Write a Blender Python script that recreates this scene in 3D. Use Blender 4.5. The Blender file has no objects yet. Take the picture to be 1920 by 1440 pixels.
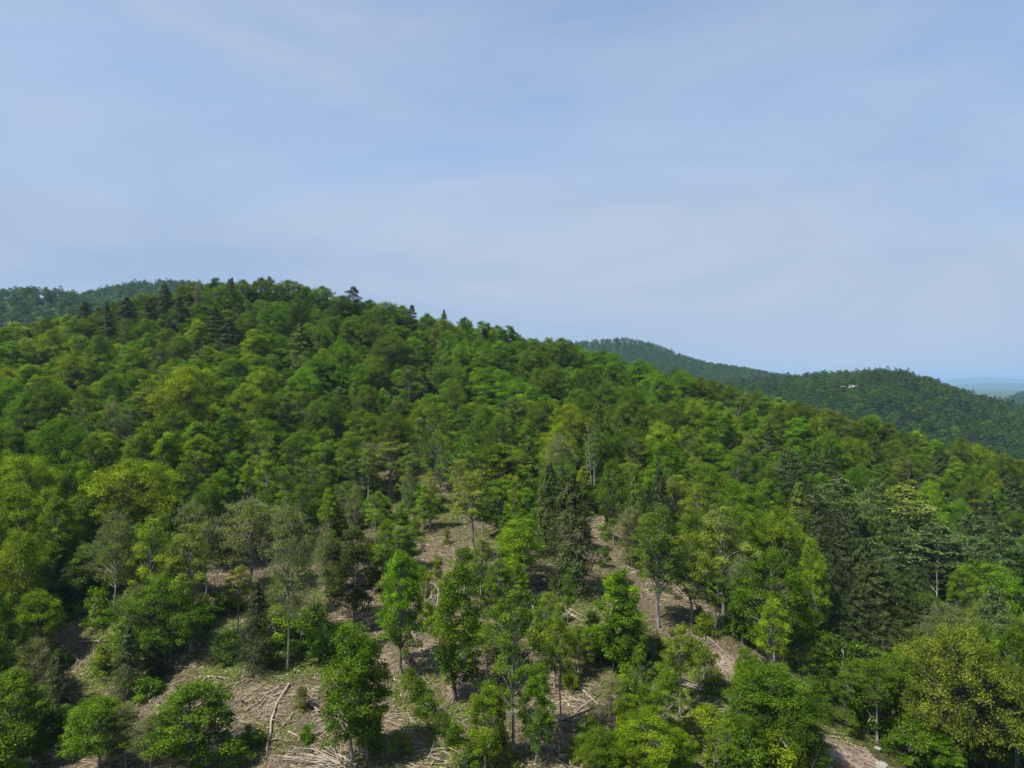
import bpy, math, random, time
import numpy as np
from mathutils import Vector
T0 = time.time()
random.seed(7)
rng = np.random.default_rng(11)
scene = bpy.context.scene
C = scene.collection
R = math.radians

# ------------------------------------------------------------------ camera, sky, sun, exposure
FPX, CX, CY = 1280.0, 960.0, 720.0          # focal length and centre in photograph pixels
cam_d = bpy.data.cameras.new('camera'); cam_d.lens = 24.0; cam_d.sensor_width = 36.0
cam_d.clip_start = 0.3; cam_d.clip_end = 80000
cam = bpy.data.objects.new('camera', cam_d); C.objects.link(cam)
cam.location = (0, 0, 0); cam.rotation_euler = (R(90), 0, 0)
scene.camera = cam

SUN_EL, SUN_AZ = 57.0, -122.0               # azimuth clockwise from the viewing direction (+Y)
sd = Vector((math.sin(R(SUN_AZ)) * math.cos(R(SUN_EL)), math.cos(R(SUN_AZ)) * math.cos(R(SUN_EL)), math.sin(R(SUN_EL))))
sun_d = bpy.data.lights.new('sun', 'SUN'); sun_d.energy = 4.9; sun_d.angle = R(0.9); sun_d.color = (1.0, 0.955, 0.87)
sun = bpy.data.objects.new('sun', sun_d); C.objects.link(sun)
sun.location = (0, 0, 300); sun.rotation_euler = sd.to_track_quat('Z', 'Y').to_euler()

world = bpy.data.worlds.new('World'); scene.world = world; world.use_nodes = True
wn, wl = world.node_tree.nodes, world.node_tree.links
wn.clear()
w_out = wn.new('ShaderNodeOutputWorld'); w_bg = wn.new('ShaderNodeBackground'); w_sky = wn.new('ShaderNodeTexSky')
w_sky.sky_type = 'NISHITA'; w_sky.sun_disc = False
w_sky.sun_elevation = R(SUN_EL); w_sky.sun_rotation = R(SUN_AZ)
w_sky.altitude = 300; w_sky.air_density = 1.15; w_sky.dust_density = 0.25; w_sky.ozone_density = 4.0
w_bg.inputs['Strength'].default_value = 0.113
# thin high cloud: stretched noise on the sky direction, pale grey-white veil over the blue
w_tc = wn.new('ShaderNodeTexCoord'); w_map = wn.new('ShaderNodeMapping')
w_map.inputs['Rotation'].default_value = (R(20), R(-38), R(15)); w_map.inputs['Scale'].default_value = (1.1, 1.6, 4.2)
w_map.inputs['Location'].default_value = (0.35, 0.0, 0.25)
w_no = wn.new('ShaderNodeTexNoise'); w_no.inputs['Scale'].default_value = 1.35; w_no.inputs['Detail'].default_value = 7; w_no.inputs['Roughness'].default_value = 0.52
w_no.inputs['Distortion'].default_value = 0.5
# the veil covers the side of the sky beyond a great circle and thickens towards the horizon, as high cloud does
w_dot = wn.new('ShaderNodeVectorMath'); w_dot.operation = 'DOT_PRODUCT'; w_dot.inputs[1].default_value = (-0.375, 0.275, -0.886)
w_mr = wn.new('ShaderNodeMapRange'); w_mr.interpolation_type = 'SMOOTHSTEP'
w_mr.inputs['From Min'].default_value = -0.34; w_mr.inputs['From Max'].default_value = -0.02; w_mr.inputs['To Min'].default_value = 0.50; w_mr.inputs['To Max'].default_value = 0.62
w_sep = wn.new('ShaderNodeSeparateXYZ'); w_el = wn.new('ShaderNodeMapRange'); w_el.interpolation_type = 'SMOOTHSTEP'
w_el.inputs['From Min'].default_value = 0.0; w_el.inputs['From Max'].default_value = 0.42; w_el.inputs['To Min'].default_value = 0.62; w_el.inputs['To Max'].default_value = 0.0
w_nz = wn.new('ShaderNodeMapRange'); w_nz.clamp = False
w_nz.inputs['From Min'].default_value = 0.3; w_nz.inputs['From Max'].default_value = 0.7; w_nz.inputs['To Min'].default_value = -0.30; w_nz.inputs['To Max'].default_value = 0.36
w_a1 = wn.new('ShaderNodeMath'); w_a1.operation = 'ADD'; w_a2 = wn.new('ShaderNodeMath'); w_a2.operation = 'ADD'; w_a2.use_clamp = True
wl.new(w_tc.outputs['Generated'], w_dot.inputs[0]); wl.new(w_dot.outputs['Value'], w_mr.inputs['Value'])
wl.new(w_tc.outputs['Generated'], w_sep.inputs[0]); wl.new(w_sep.outputs['Z'], w_el.inputs['Value'])
wl.new(w_mr.outputs[0], w_a1.inputs[0]); wl.new(w_el.outputs[0], w_a1.inputs[1]); wl.new(w_a1.outputs[0], w_a2.inputs[0]); wl.new(w_nz.outputs[0], w_a2.inputs[1])
w_mix = wn.new('ShaderNodeMix'); w_mix.data_type = 'RGBA'
w_n2 = wn.new('ShaderNodeTexNoise'); w_n2.inputs['Scale'].default_value = 0.9; w_n2.inputs['Detail'].default_value = 8; w_n2.inputs['Roughness'].default_value = 0.58; w_n2.inputs['Distortion'].default_value = 0.8
w_r2 = wn.new('ShaderNodeValToRGB'); w_r2.color_ramp.elements[0].position = 0.36; w_r2.color_ramp.elements[1].position = 0.62
w_r2.color_ramp.elements[0].color = (2.02, 2.68, 3.78, 1); w_r2.color_ramp.elements[1].color = (2.84, 3.22, 3.94, 1)
wl.new(w_map.outputs['Vector'], w_n2.inputs['Vector']); wl.new(w_n2.outputs['Fac'], w_r2.inputs['Fac']); wl.new(w_r2.outputs['Color'], w_mix.inputs['B'])
wl.new(w_tc.outputs['Generated'], w_map.inputs['Vector']); wl.new(w_map.outputs['Vector'], w_no.inputs['Vector'])
wl.new(w_no.outputs['Fac'], w_nz.inputs['Value']); wl.new(w_a2.outputs[0], w_mix.inputs['Factor'])
wl.new(w_sky.outputs['Color'], w_mix.inputs['A']); wl.new(w_mix.outputs['Result'], w_bg.inputs['Color'])
wl.new(w_bg.outputs['Background'], w_out.inputs['Surface'])

vs = scene.view_settings
vs.view_transform = 'Standard'; vs.look = 'None'; vs.exposure = 0.72; vs.gamma = 1.0; vs.use_curve_mapping = False
scene.render.engine = 'CYCLES'
cy = scene.cycles
cy.max_bounces = 8; cy.diffuse_bounces = 5; cy.glossy_bounces = 1; cy.transmission_bounces = 4; cy.volume_bounces = 0; cy.transparent_max_bounces = 4
cy.use_denoising = True; cy.caustics_reflective = False; cy.caustics_refractive = False; cy.sample_clamp_indirect = 4.0

# ------------------------------------------------------------------ small helpers
def mesh_arrays(name, verts, faces, mat=None, tone=None, smooth=False):
    """verts (N,3); faces (M,k) all of k corners, or a list of such arrays."""
    verts = np.asarray(verts, np.float32)
    if not isinstance(faces, list): faces = [faces]
    faces = [np.asarray(f, np.int32) for f in faces if len(f)]
    loops = np.concatenate([f.ravel() for f in faces])
    counts = np.concatenate([np.full(len(f), f.shape[1], np.int32) for f in faces])
    me = bpy.data.meshes.new(name)
    me.vertices.add(len(verts)); me.vertices.foreach_set('co', verts.ravel())
    me.loops.add(len(loops)); me.loops.foreach_set('vertex_index', loops)
    me.polygons.add(len(counts))
    me.polygons.foreach_set('loop_start', np.concatenate([[0], np.cumsum(counts)[:-1]]).astype(np.int32))
    if smooth: me.polygons.foreach_set('use_smooth', np.ones(len(counts), bool))
    me.update(calc_edges=True)
    if tone is not None:
        a = me.attributes.new('tone', 'FLOAT', 'FACE'); a.data.foreach_set('value', np.asarray(tone, np.float32))
    if mat: me.materials.append(mat)
    return me

def link(name, data, parent=None, loc=None):
    o = bpy.data.objects.new(name, data); C.objects.link(o)
    if parent: o.parent = parent
    if loc is not None: o.location = loc
    return o

def tag(o, label=None, cat=None, group=None, kind=None):
    if label: o['label'] = label
    if cat: o['category'] = cat
    if group: o['group'] = group
    if kind: o['kind'] = kind
    return o

class Tubes:
    """collects tapered tubes along polylines"""
    def __init__(s): s.v = []; s.f = []; s.n = 0
    def add(s, pts, radii, sides=5):
        pts = np.asarray(pts, float); k = len(pts)
        radii = np.broadcast_to(np.asarray(radii, float), (k,))
        d = np.gradient(pts, axis=0); d /= np.linalg.norm(d, axis=1, keepdims=True) + 1e-9
        ref = np.array([0.0, 0.0, 1.0]) if abs(d[:, 2]).mean() < 0.8 else np.array([1.0, 0.0, 0.0])
        a = np.cross(d, ref); a /= np.linalg.norm(a, axis=1, keepdims=True) + 1e-9
        b = np.cross(d, a)
        th = np.arange(sides) * 2 * np.pi / sides
        ring = pts[:, None] + radii[:, None, None] * (a[:, None] * np.cos(th)[None, :, None] + b[:, None] * np.sin(th)[None, :, None])
        base = s.n
        s.v.append(ring.reshape(-1, 3)); s.n += k * sides
        i = np.arange(k - 1)[:, None] * sides; j = np.arange(sides)[None]; j2 = (j + 1) % sides
        q = np.stack([i + j, i + j2, i + sides + j2, i + sides + j], -1).reshape(-1, 4) + base
        s.f.append(q)
        cap = np.array([base + (k - 1) * sides + (x % sides) for x in (0, 1, 2, sides - 1)])
        s.f.append(cap[None])
    def mesh(s, name, mat, smooth=True):
        return mesh_arrays(name, np.concatenate(s.v), np.concatenate(s.f), mat, smooth=smooth)

def unit(v): return v / (np.linalg.norm(v, axis=-1, keepdims=True) + 1e-9)

def leaf_arrays(cen, nor, size, aspect=0.55, rg=rng):
    n = len(cen)
    nor = unit(nor); r = rg.normal(size=(n, 3)); t = unit(np.cross(nor, r)); b = np.cross(nor, t)
    size = np.broadcast_to(np.asarray(size, float), (n,))[:, None]
    fold = nor * size * 0.18
    v = np.stack([cen + t * size * 0.5, cen + b * size * 0.5 * aspect + fold, cen - t * size * 0.5, cen - b * size * 0.5 * aspect + fold], 1).reshape(-1, 3)
    f = np.arange(n * 4).reshape(n, 4)
    return v, f

# ------------------------------------------------------------------ materials
def new_mat(name):
    m = bpy.data.materials.new(name); m.use_nodes = True
    m.node_tree.nodes.clear(); return m, m.node_tree.nodes, m.node_tree.links

def foliage_mat(name, trans=0.40, gloss=0.006, vary=0.6):
    m, n, l = new_mat(name)
    out = n.new('ShaderNodeOutputMaterial'); oi = n.new('ShaderNodeObjectInfo')
    ai = n.new('ShaderNodeAttribute'); ai.attribute_type = 'INSTANCER'; ai.attribute_name = 'tint'
    add = n.new('ShaderNodeVectorMath'); add.operation = 'ADD'
    l.new(oi.outputs['Color'], add.inputs[0]); l.new(ai.outputs['Vector'], add.inputs[1])
    at = n.new('ShaderNodeAttribute'); at.attribute_name = 'tone'
    mr = n.new('ShaderNodeMapRange'); mr.inputs['To Min'].default_value = 1 - vary * 0.75; mr.inputs['To Max'].default_value = 1 + vary
    l.new(at.outputs['Fac'], mr.inputs['Value'])
    sc = n.new('ShaderNodeVectorMath'); sc.operation = 'SCALE'
    l.new(add.outputs[0], sc.inputs[0]); l.new(mr.outputs['Result'], sc.inputs['Scale'])
    hs = n.new('ShaderNodeHueSaturation')
    m2 = n.new('ShaderNodeMapRange'); m2.inputs['To Min'].default_value = 0.512; m2.inputs['To Max'].default_value = 0.490
    l.new(at.outputs['Fac'], m2.inputs['Value']); l.new(m2.outputs['Result'], hs.inputs['Hue'])
    l.new(sc.outputs[0], hs.inputs['Color'])
    df = n.new('ShaderNodeBsdfDiffuse'); tr = n.new('ShaderNodeBsdfTranslucent'); gl = n.new('ShaderNodeBsdfGlossy')
    gl.inputs['Roughness'].default_value = 0.45; gl.inputs['Color'].default_value = (0.9, 0.95, 0.9, 1)
    warm = n.new('ShaderNodeVectorMath'); warm.operation = 'MULTIPLY'; warm.inputs[1].default_value = (1.06, 1.2, 0.55)
    l.new(hs.outputs['Color'], warm.inputs[0])
    l.new(hs.outputs['Color'], df.inputs['Color']); l.new(warm.outputs[0], tr.inputs['Color'])
    mx = n.new('ShaderNodeMixShader'); mx.inputs['Fac'].default_value = trans
    l.new(df.outputs[0], mx.inputs[1]); l.new(tr.outputs[0], mx.inputs[2])
    mg = n.new('ShaderNodeMixShader'); mg.inputs['Fac'].default_value = gloss
    l.new(mx.outputs[0], mg.inputs[1]); l.new(gl.outputs[0], mg.inputs[2])
    l.new(mg.outputs[0], out.inputs['Surface'])
    return m

def bark_mat(name, c1, c2, scale=3.0, rough=0.9):
    m, n, l = new_mat(name)
    out = n.new('ShaderNodeOutputMaterial'); b = n.new('ShaderNodeBsdfPrincipled'); b.inputs['Roughness'].default_value = rough
    b.inputs['Specular IOR Level'].default_value = 0.2
    tc = n.new('ShaderNodeTexCoord'); mp = n.new('ShaderNodeMapping'); mp.inputs['Scale'].default_value = (1, 1, 0.25)
    no = n.new('ShaderNodeTexNoise'); no.inputs['Scale'].default_value = scale; no.inputs['Detail'].default_value = 5
    rp = n.new('ShaderNodeValToRGB'); rp.color_ramp.elements[0].position = 0.35; rp.color_ramp.elements[1].position = 0.65
    rp.color_ramp.elements[0].color = (*c1, 1); rp.color_ramp.elements[1].color = (*c2, 1)
    bp = n.new('ShaderNodeBump'); bp.inputs['Strength'].default_value = 0.5; bp.inputs['Distance'].default_value = 0.05
    l.new(tc.outputs['Object'], mp.inputs['Vector']); l.new(mp.outputs['Vector'], no.inputs['Vector'])
    l.new(no.outputs['Fac'], rp.inputs['Fac']); l.new(rp.outputs['Color'], b.inputs['Base Color'])
    l.new(no.outputs['Fac'], bp.inputs['Height']); l.new(bp.outputs['Normal'], b.inputs['Normal'])
    l.new(b.outputs[0], out.inputs['Surface'])
    return m

def plain_mat(name, col, rough=0.5, metal=0.0, spec=0.5):
    m, n, l = new_mat(name)
    out = n.new('ShaderNodeOutputMaterial'); b = n.new('ShaderNodeBsdfPrincipled')
    no = n.new('ShaderNodeTexNoise'); no.inputs['Scale'].default_value = 30
    mr = n.new('ShaderNodeMapRange'); mr.inputs['To Min'].default_value = rough * 0.85; mr.inputs['To Max'].default_value = rough * 1.15
    l.new(no.outputs['Fac'], mr.inputs['Value']); l.new(mr.outputs['Result'], b.inputs['Roughness'])
    b.inputs['Base Color'].default_value = (*col, 1); b.inputs['Metallic'].default_value = metal
    b.inputs['Specular IOR Level'].default_value = spec
    l.new(b.outputs[0], out.inputs['Surface']); return m

M_LEAF = foliage_mat('leaf_broad'); M_NEEDLE = foliage_mat('leaf_needle', trans=0.14, gloss=0.02, vary=0.6)
M_BARK = bark_mat('bark_grey', (0.13, 0.11, 0.095), (0.27, 0.245, 0.225))
M_BARKD = bark_mat('bark_dark', (0.05, 0.04, 0.033), (0.12, 0.10, 0.085))
M_BIRCH = bark_mat('bark_pale', (0.33, 0.31, 0.28), (0.58, 0.56, 0.52))
M_TWIG = bark_mat('twig_grey', (0.12, 0.115, 0.075), (0.23, 0.22, 0.15))
M_LOG = bark_mat('log_weathered', (0.16, 0.13, 0.10), (0.36, 0.31, 0.25))
M_LOGD = bark_mat('log_brown', (0.12, 0.095, 0.075), (0.25, 0.205, 0.165))
M_SLASH = bark_mat('slash_tan', (0.17, 0.13, 0.088), (0.42, 0.34, 0.25), scale=0.6)
M_ROCK = bark_mat('rock', (0.16, 0.15, 0.135), (0.32, 0.30, 0.265), scale=2.0)
def litter_mat():
    m, n, l = new_mat('dead_leaf'); out = n.new('ShaderNodeOutputMaterial'); b = n.new('ShaderNodeBsdfDiffuse')
    at = n.new('ShaderNodeAttribute'); at.attribute_name = 'tone'; rp = n.new('ShaderNodeValToRGB'); e = rp.color_ramp.elements
    for k, (p, c) in enumerate([(0.0, (0.055, 0.039, 0.027)), (0.4, (0.155, 0.112, 0.072)), (0.75, (0.27, 0.21, 0.14)), (1.0, (0.44, 0.38, 0.28))]):
        if k > 1: e.new(0.5)
    for k, (p, c) in enumerate([(0.0, (0.055, 0.039, 0.027)), (0.4, (0.155, 0.112, 0.072)), (0.75, (0.27, 0.21, 0.14)), (1.0, (0.44, 0.38, 0.28))]):
        e[k].position = p; e[k].color = (*c, 1)
    l.new(at.outputs['Fac'], rp.inputs['Fac']); l.new(rp.outputs['Color'], b.inputs['Color']); l.new(b.outputs[0], out.inputs['Surface'])
    return m
M_LITTER = litter_mat()
# ------------------------------------------------------------------ terrain
def P(u, v, d): return ((u - CX) / FPX * d, d, -(v - CY) / FPX * d)
CTRL = [P(*c) for c in [
    (960,1440,68),(300,1440,70),(660,1440,69),(1300,1440,70),(1600,1440,72),(50,1440,74),
    (540,1255,88),(750,1262,87),(300,1240,92),(120,1250,95),(1235,1175,98),(1452,1248,90),(960,1200,94),
    (1065,1110,110),(465,1105,114),(890,1050,125),(250,1110,113),(735,930,168),(815,922,172),(1100,935,165),(1130,960,155),(640,900,178),
    (1580,1358,84),(1650,1395,82),(1800,1445,80),(1905,1425,84),(1700,1300,105),(1850,1250,130),(1560,1230,108),(1500,1080,140),(1700,1130,155),(1900,1060,180),
    (1920,968,205),(1800,935,215),(1600,872,232),(1400,808,250),(1250,765,262),(1100,727,272),(950,690,282),(800,655,290),(600,612,298),(500,590,300),
    (350,600,300),(200,635,295),(80,668,290),(0,690,285),
    (350,844,165),(100,850,165),(250,1098,105),(20,1130,104),(450,700,230),(150,720,230),(800,764,230),(1100,815,215),(1400,1049,140),(1400,893,200)]]
CTRL += [(0,40,-41),(-40,35,-41),(45,40,-44),(0,0,-46),(0,-70,-56),(-90,-20,-48),(90,-10,-54),(-150,100,-31),(-270,190,-4),(-330,290,0),
         (140,100,-57),(230,180,-56),(-220,0,-46),(220,0,-66),(-130,400,2),(10,400,-12),(120,380,-45),(210,330,-62),(-300,400,-20),(300,260,-62)]
CTRL = np.array(CTRL)
_K = lambda r2: 0.5 * r2 * np.log(r2 + 1e-9)
_S = 100.0
_xy = CTRL[:, :2] / _S
_n = len(CTRL)
_A = np.zeros((_n + 3, _n + 3)); _d2 = ((_xy[:, None] - _xy[None]) ** 2).sum(-1)
_A[:_n, :_n] = _K(_d2) + np.eye(_n) * 0.004
_A[:_n, _n] = 1; _A[:_n, _n + 1:] = _xy; _A[_n:, :_n] = _A[:_n, _n:].T
_W = np.linalg.solve(_A, np.concatenate([CTRL[:, 2], np.zeros(3)]))
def tps(x, y):
    q = np.stack([x, y], -1) / _S
    out = _W[_n] + q @ _W[_n + 1:]
    for i in range(_n): out = out + _W[i] * _K(((q - _xy[i]) ** 2).sum(-1))
    return out

def vnoise(x, y, seed=0):
    xi, yi = np.floor(x).astype(np.int64), np.floor(y).astype(np.int64); xf, yf = x - xi, y - yi
    def h(a, b):
        n = (a * 374761393 + b * 668265263 + seed * 974634541) & 0x7fffffff
        n = ((n ^ (n >> 13)) * 1274126177) & 0x7fffffff
        return ((n ^ (n >> 16)) & 0xffff) / 65535.0
    u, v = xf * xf * (3 - 2 * xf), yf * yf * (3 - 2 * yf)
    return (h(xi, yi) * (1 - u) + h(xi + 1, yi) * u) * (1 - v) + (h(xi, yi + 1) * (1 - u) + h(xi + 1, yi + 1) * u) * v
def fbm(x, y, o=4, seed=0):
    s, a, t = 0.0, 1.0, 0.0
    for k in range(o):
        s = s + a * vnoise(x * 2 ** k, y * 2 ** k, seed + k); t += a; a *= 0.5
    return s / t

# far ridges: skyline (u, v) at a distance d, falling off over w metres
RIDGES = [
    dict(p=[(1150,790),(1300,735),(1400,714),(1480,708),(1540,703),(1600,700),(1660,697),(1700,701),(1740,712),(1780,727),(1820,741),(1860,752),(1920,766),(2150,800),(2300,830)], d=880, w=235, t=9),
    dict(p=[(800,690),(950,660),(1060,645),(1120,639),(1170,635),(1220,644),(1270,664),(1320,680),(1400,692),(1480,706),(1550,714),(1700,745),(1800,760)], d=1750, w=450, t=9),
    dict(p=[(-700,600),(-300,570),(-100,552),(0,547),(60,545),(110,547),(140,553),(170,566),(220,600),(300,650)], d=800, w=210, t=9),
    dict(p=[(60,590),(110,568),(160,552),(200,542),(260,533),(310,530),(360,532),(450,560),(600,640),(750,700)], d=1200, w=320, t=9),
    dict(p=[(1780,790),(1840,764),(1880,748),(1920,734),(2000,716),(2200,700),(2500,690)], d=2400, w=500, t=9),
    dict(p=[(1200,740),(1600,735),(1720,724),(1800,721),(1870,717),(1920,719),(2000,714),(2300,716),(2600,720)], d=14000, w=1800, t=0),
    dict(p=[(-2600,700),(-1200,715),(0,718),(1000,722),(1500,717),(1700,714),(1760,713),(1800,710),(1845,706),(1890,709),(1920,711),(2000,714),(2100,707),(2600,716)], d=23000, w=2500, t=0)]
BASE = -82.0
def far_h(x, y):
    b = BASE + 10 * (fbm(x / 260.0, y / 260.0, 3, 5) - 0.5)
    z = b
    yy = np.maximum(y, 60.0); u = CX + FPX * x / yy
    for k, rd in enumerate(RIDGES):
        pu = np.array([p[0] for p in rd['p']], float); pv = np.array([p[1] for p in rd['p']], float)
        v = np.interp(u, pu, pv)
        d = rd['d'] * (1 + 0.05 * np.sin(u / 170.0 + k))
        top = (CY - v) / FPX * d - rd['t']
        fade = np.clip((u - (pu[0] - 300)) / 300, 0, 1) * np.clip(((pu[-1] + 300) - u) / 300, 0, 1) * np.clip((y - 60) / 120, 0, 1)
        wob = 1 + 0.35 * (fbm(x / 140.0, y / 140.0, 3, 31 + k) - 0.5)
        g = np.exp(-((y - d) / (rd['w'] * wob)) ** 2)
        z = np.maximum(z, b + (top - b) * g * fade)
    r = np.hypot(x, y)
    ring = BASE + np.clip((r - 19000) / 4000, 0, 1) * (150 + 160 * fbm(x / 1500.0 + 9, y / 1500.0, 3, 77))
    return np.where((y < 0) | (np.abs(x) > y * 1.4), np.maximum(z, ring), z)

def ground(x, y, fine=False):
    x, y = np.asarray(x, float), np.asarray(y, float)
    r = np.hypot(x, y)
    near = tps(np.clip(x, -520, 520), np.clip(y, -160, 560))
    w = np.clip((r - 360) / 170, 0, 1); w = w * w * (3 - 2 * w)
    z = near * (1 - w) + far_h(x, y) * w
    if fine:
        k = np.clip((300 - r) / 60, 0, 1)
        z = z + k * (0.9 * (fbm(x / 9.0, y / 9.0, 3, 1) - 0.5) + 0.5 * (fbm(x / 2.2, y / 2.2, 3, 2) - 0.5))
    return z
def gz(x, y): return float(ground(np.array([x]), np.array([y]), True)[0])

def ray_ground(u, v, dmin=45.0, dmax=330.0):
    """first point where the view ray through (u, v) meets the near terrain"""
    d = np.arange(dmin, dmax, 0.25)
    x, z = (u - CX) / FPX * d, -(v - CY) / FPX * d
    below = z <= ground(x, d, True)
    k = int(np.argmax(below)) if below.any() else int(np.argmin(z - ground(x, d, True)))
    return float(x[k]), float(d[k])
def ray_top(u, v, H, dmin=60.0, dmax=345.0):
    """where a tree of height H must stand for its top to appear at (u, v)"""
    d = np.arange(dmin, dmax, 0.5)
    x, z = (u - CX) / FPX * d, -(v - CY) / FPX * d
    below = z <= ground(x, d, True) + H
    k = int(np.argmax(below)) if below.any() else int(np.argmin(z - ground(x, d, True) - H))
    return float(x[k]), float(d[k])
def px(x, y, z): return CX + FPX * x / y, CY - FPX * z / y

def inpoly(u, v, poly):
    u, v = np.asarray(u, float), np.asarray(v, float); ins = np.zeros(u.shape, bool); n = len(poly)
    for i in range(n):
        (x1, y1), (x2, y2) = poly[i], poly[(i + 1) % n]
        c = ((y1 > v) != (y2 > v)) & (u < (x2 - x1) * (v - y1) / (y2 - y1 + 1e-9) + x1)
        ins ^= c
    return ins
# outline of the logged clearing, then turned into a polygon on the ground
CLEAR_PX = [(60,1500),(95,1300),(110,1195),(190,1125),(330,1085),(420,1050),(560,1050),(690,1000),(625,905),(700,880),(770,872),(840,905),(960,955),(1050,975),(1125,945),(1160,960),
            (1250,1050),(1345,1145),(1420,1215),(1490,1240),(1530,1300),(1575,1365),(1690,1460),(1760,1520)]
CLEAR = [ray_ground(u, v, 30) for u, v in CLEAR_PX] + [(40, 30), (-45, 30)]
def in_clear(x, y): return inpoly(x, y, CLEAR)

def blob(x, y, spots):
    """soft union of ground spots given as (u, v, radius in metres, strength)"""
    m = np.zeros(np.shape(x))
    for (u, v, rr, s) in spots:
        cx, cyy = ray_ground(u, v)
        m = np.maximum(m, s * np.clip(1.6 - np.hypot(x - cx, y - cyy) / rr, 0, 1))
    return m
GREEN = [(770,1295,2.6,1),(790,1320,2.4,1),(810,1350,2.4,1),(840,1380,2.2,.9),(250,1150,5,.9),(520,1215,5,1),(580,1235,5,1),(640,1215,4,.9),(430,1255,4,.7),(350,1200,5,.7),(410,1170,5,.8),
         (480,1150,6,.6),(200,1260,4,.8),(1090,1130,5,.7),(1120,1190,6,.75),(1180,1240,5,.6),(1260,1310,6,.8),(1330,1330,6,.85),(1400,1380,6,.9),(1450,1430,5,.8),(1300,1390,5,.7),
         (1560,1370,3,.8),(1500,1330,4,.8),(830,960,10,.6),(780,985,8,.5),(700,930,12,.7),(560,1120,6,.5),(850,1425,3,.6),(500,1380,2.6,.5),(700,1410,3,.5),(870,1340,3,.5),(1140,1160,5,.6),(920,1010,7,.4)]
SOIL = [(1600,1415,4.5,1),(1640,1440,4,1),(1570,1395,2.5,.8),(1140,1090,4,.7),(870,1300,3,.8),(890,1340,3,.7),(600,1110,4,.9),(1345,1240,3,.8),(1370,1260,3,.8),(555,1260,3,.6),(1210,1110,6,.4)]

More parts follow.
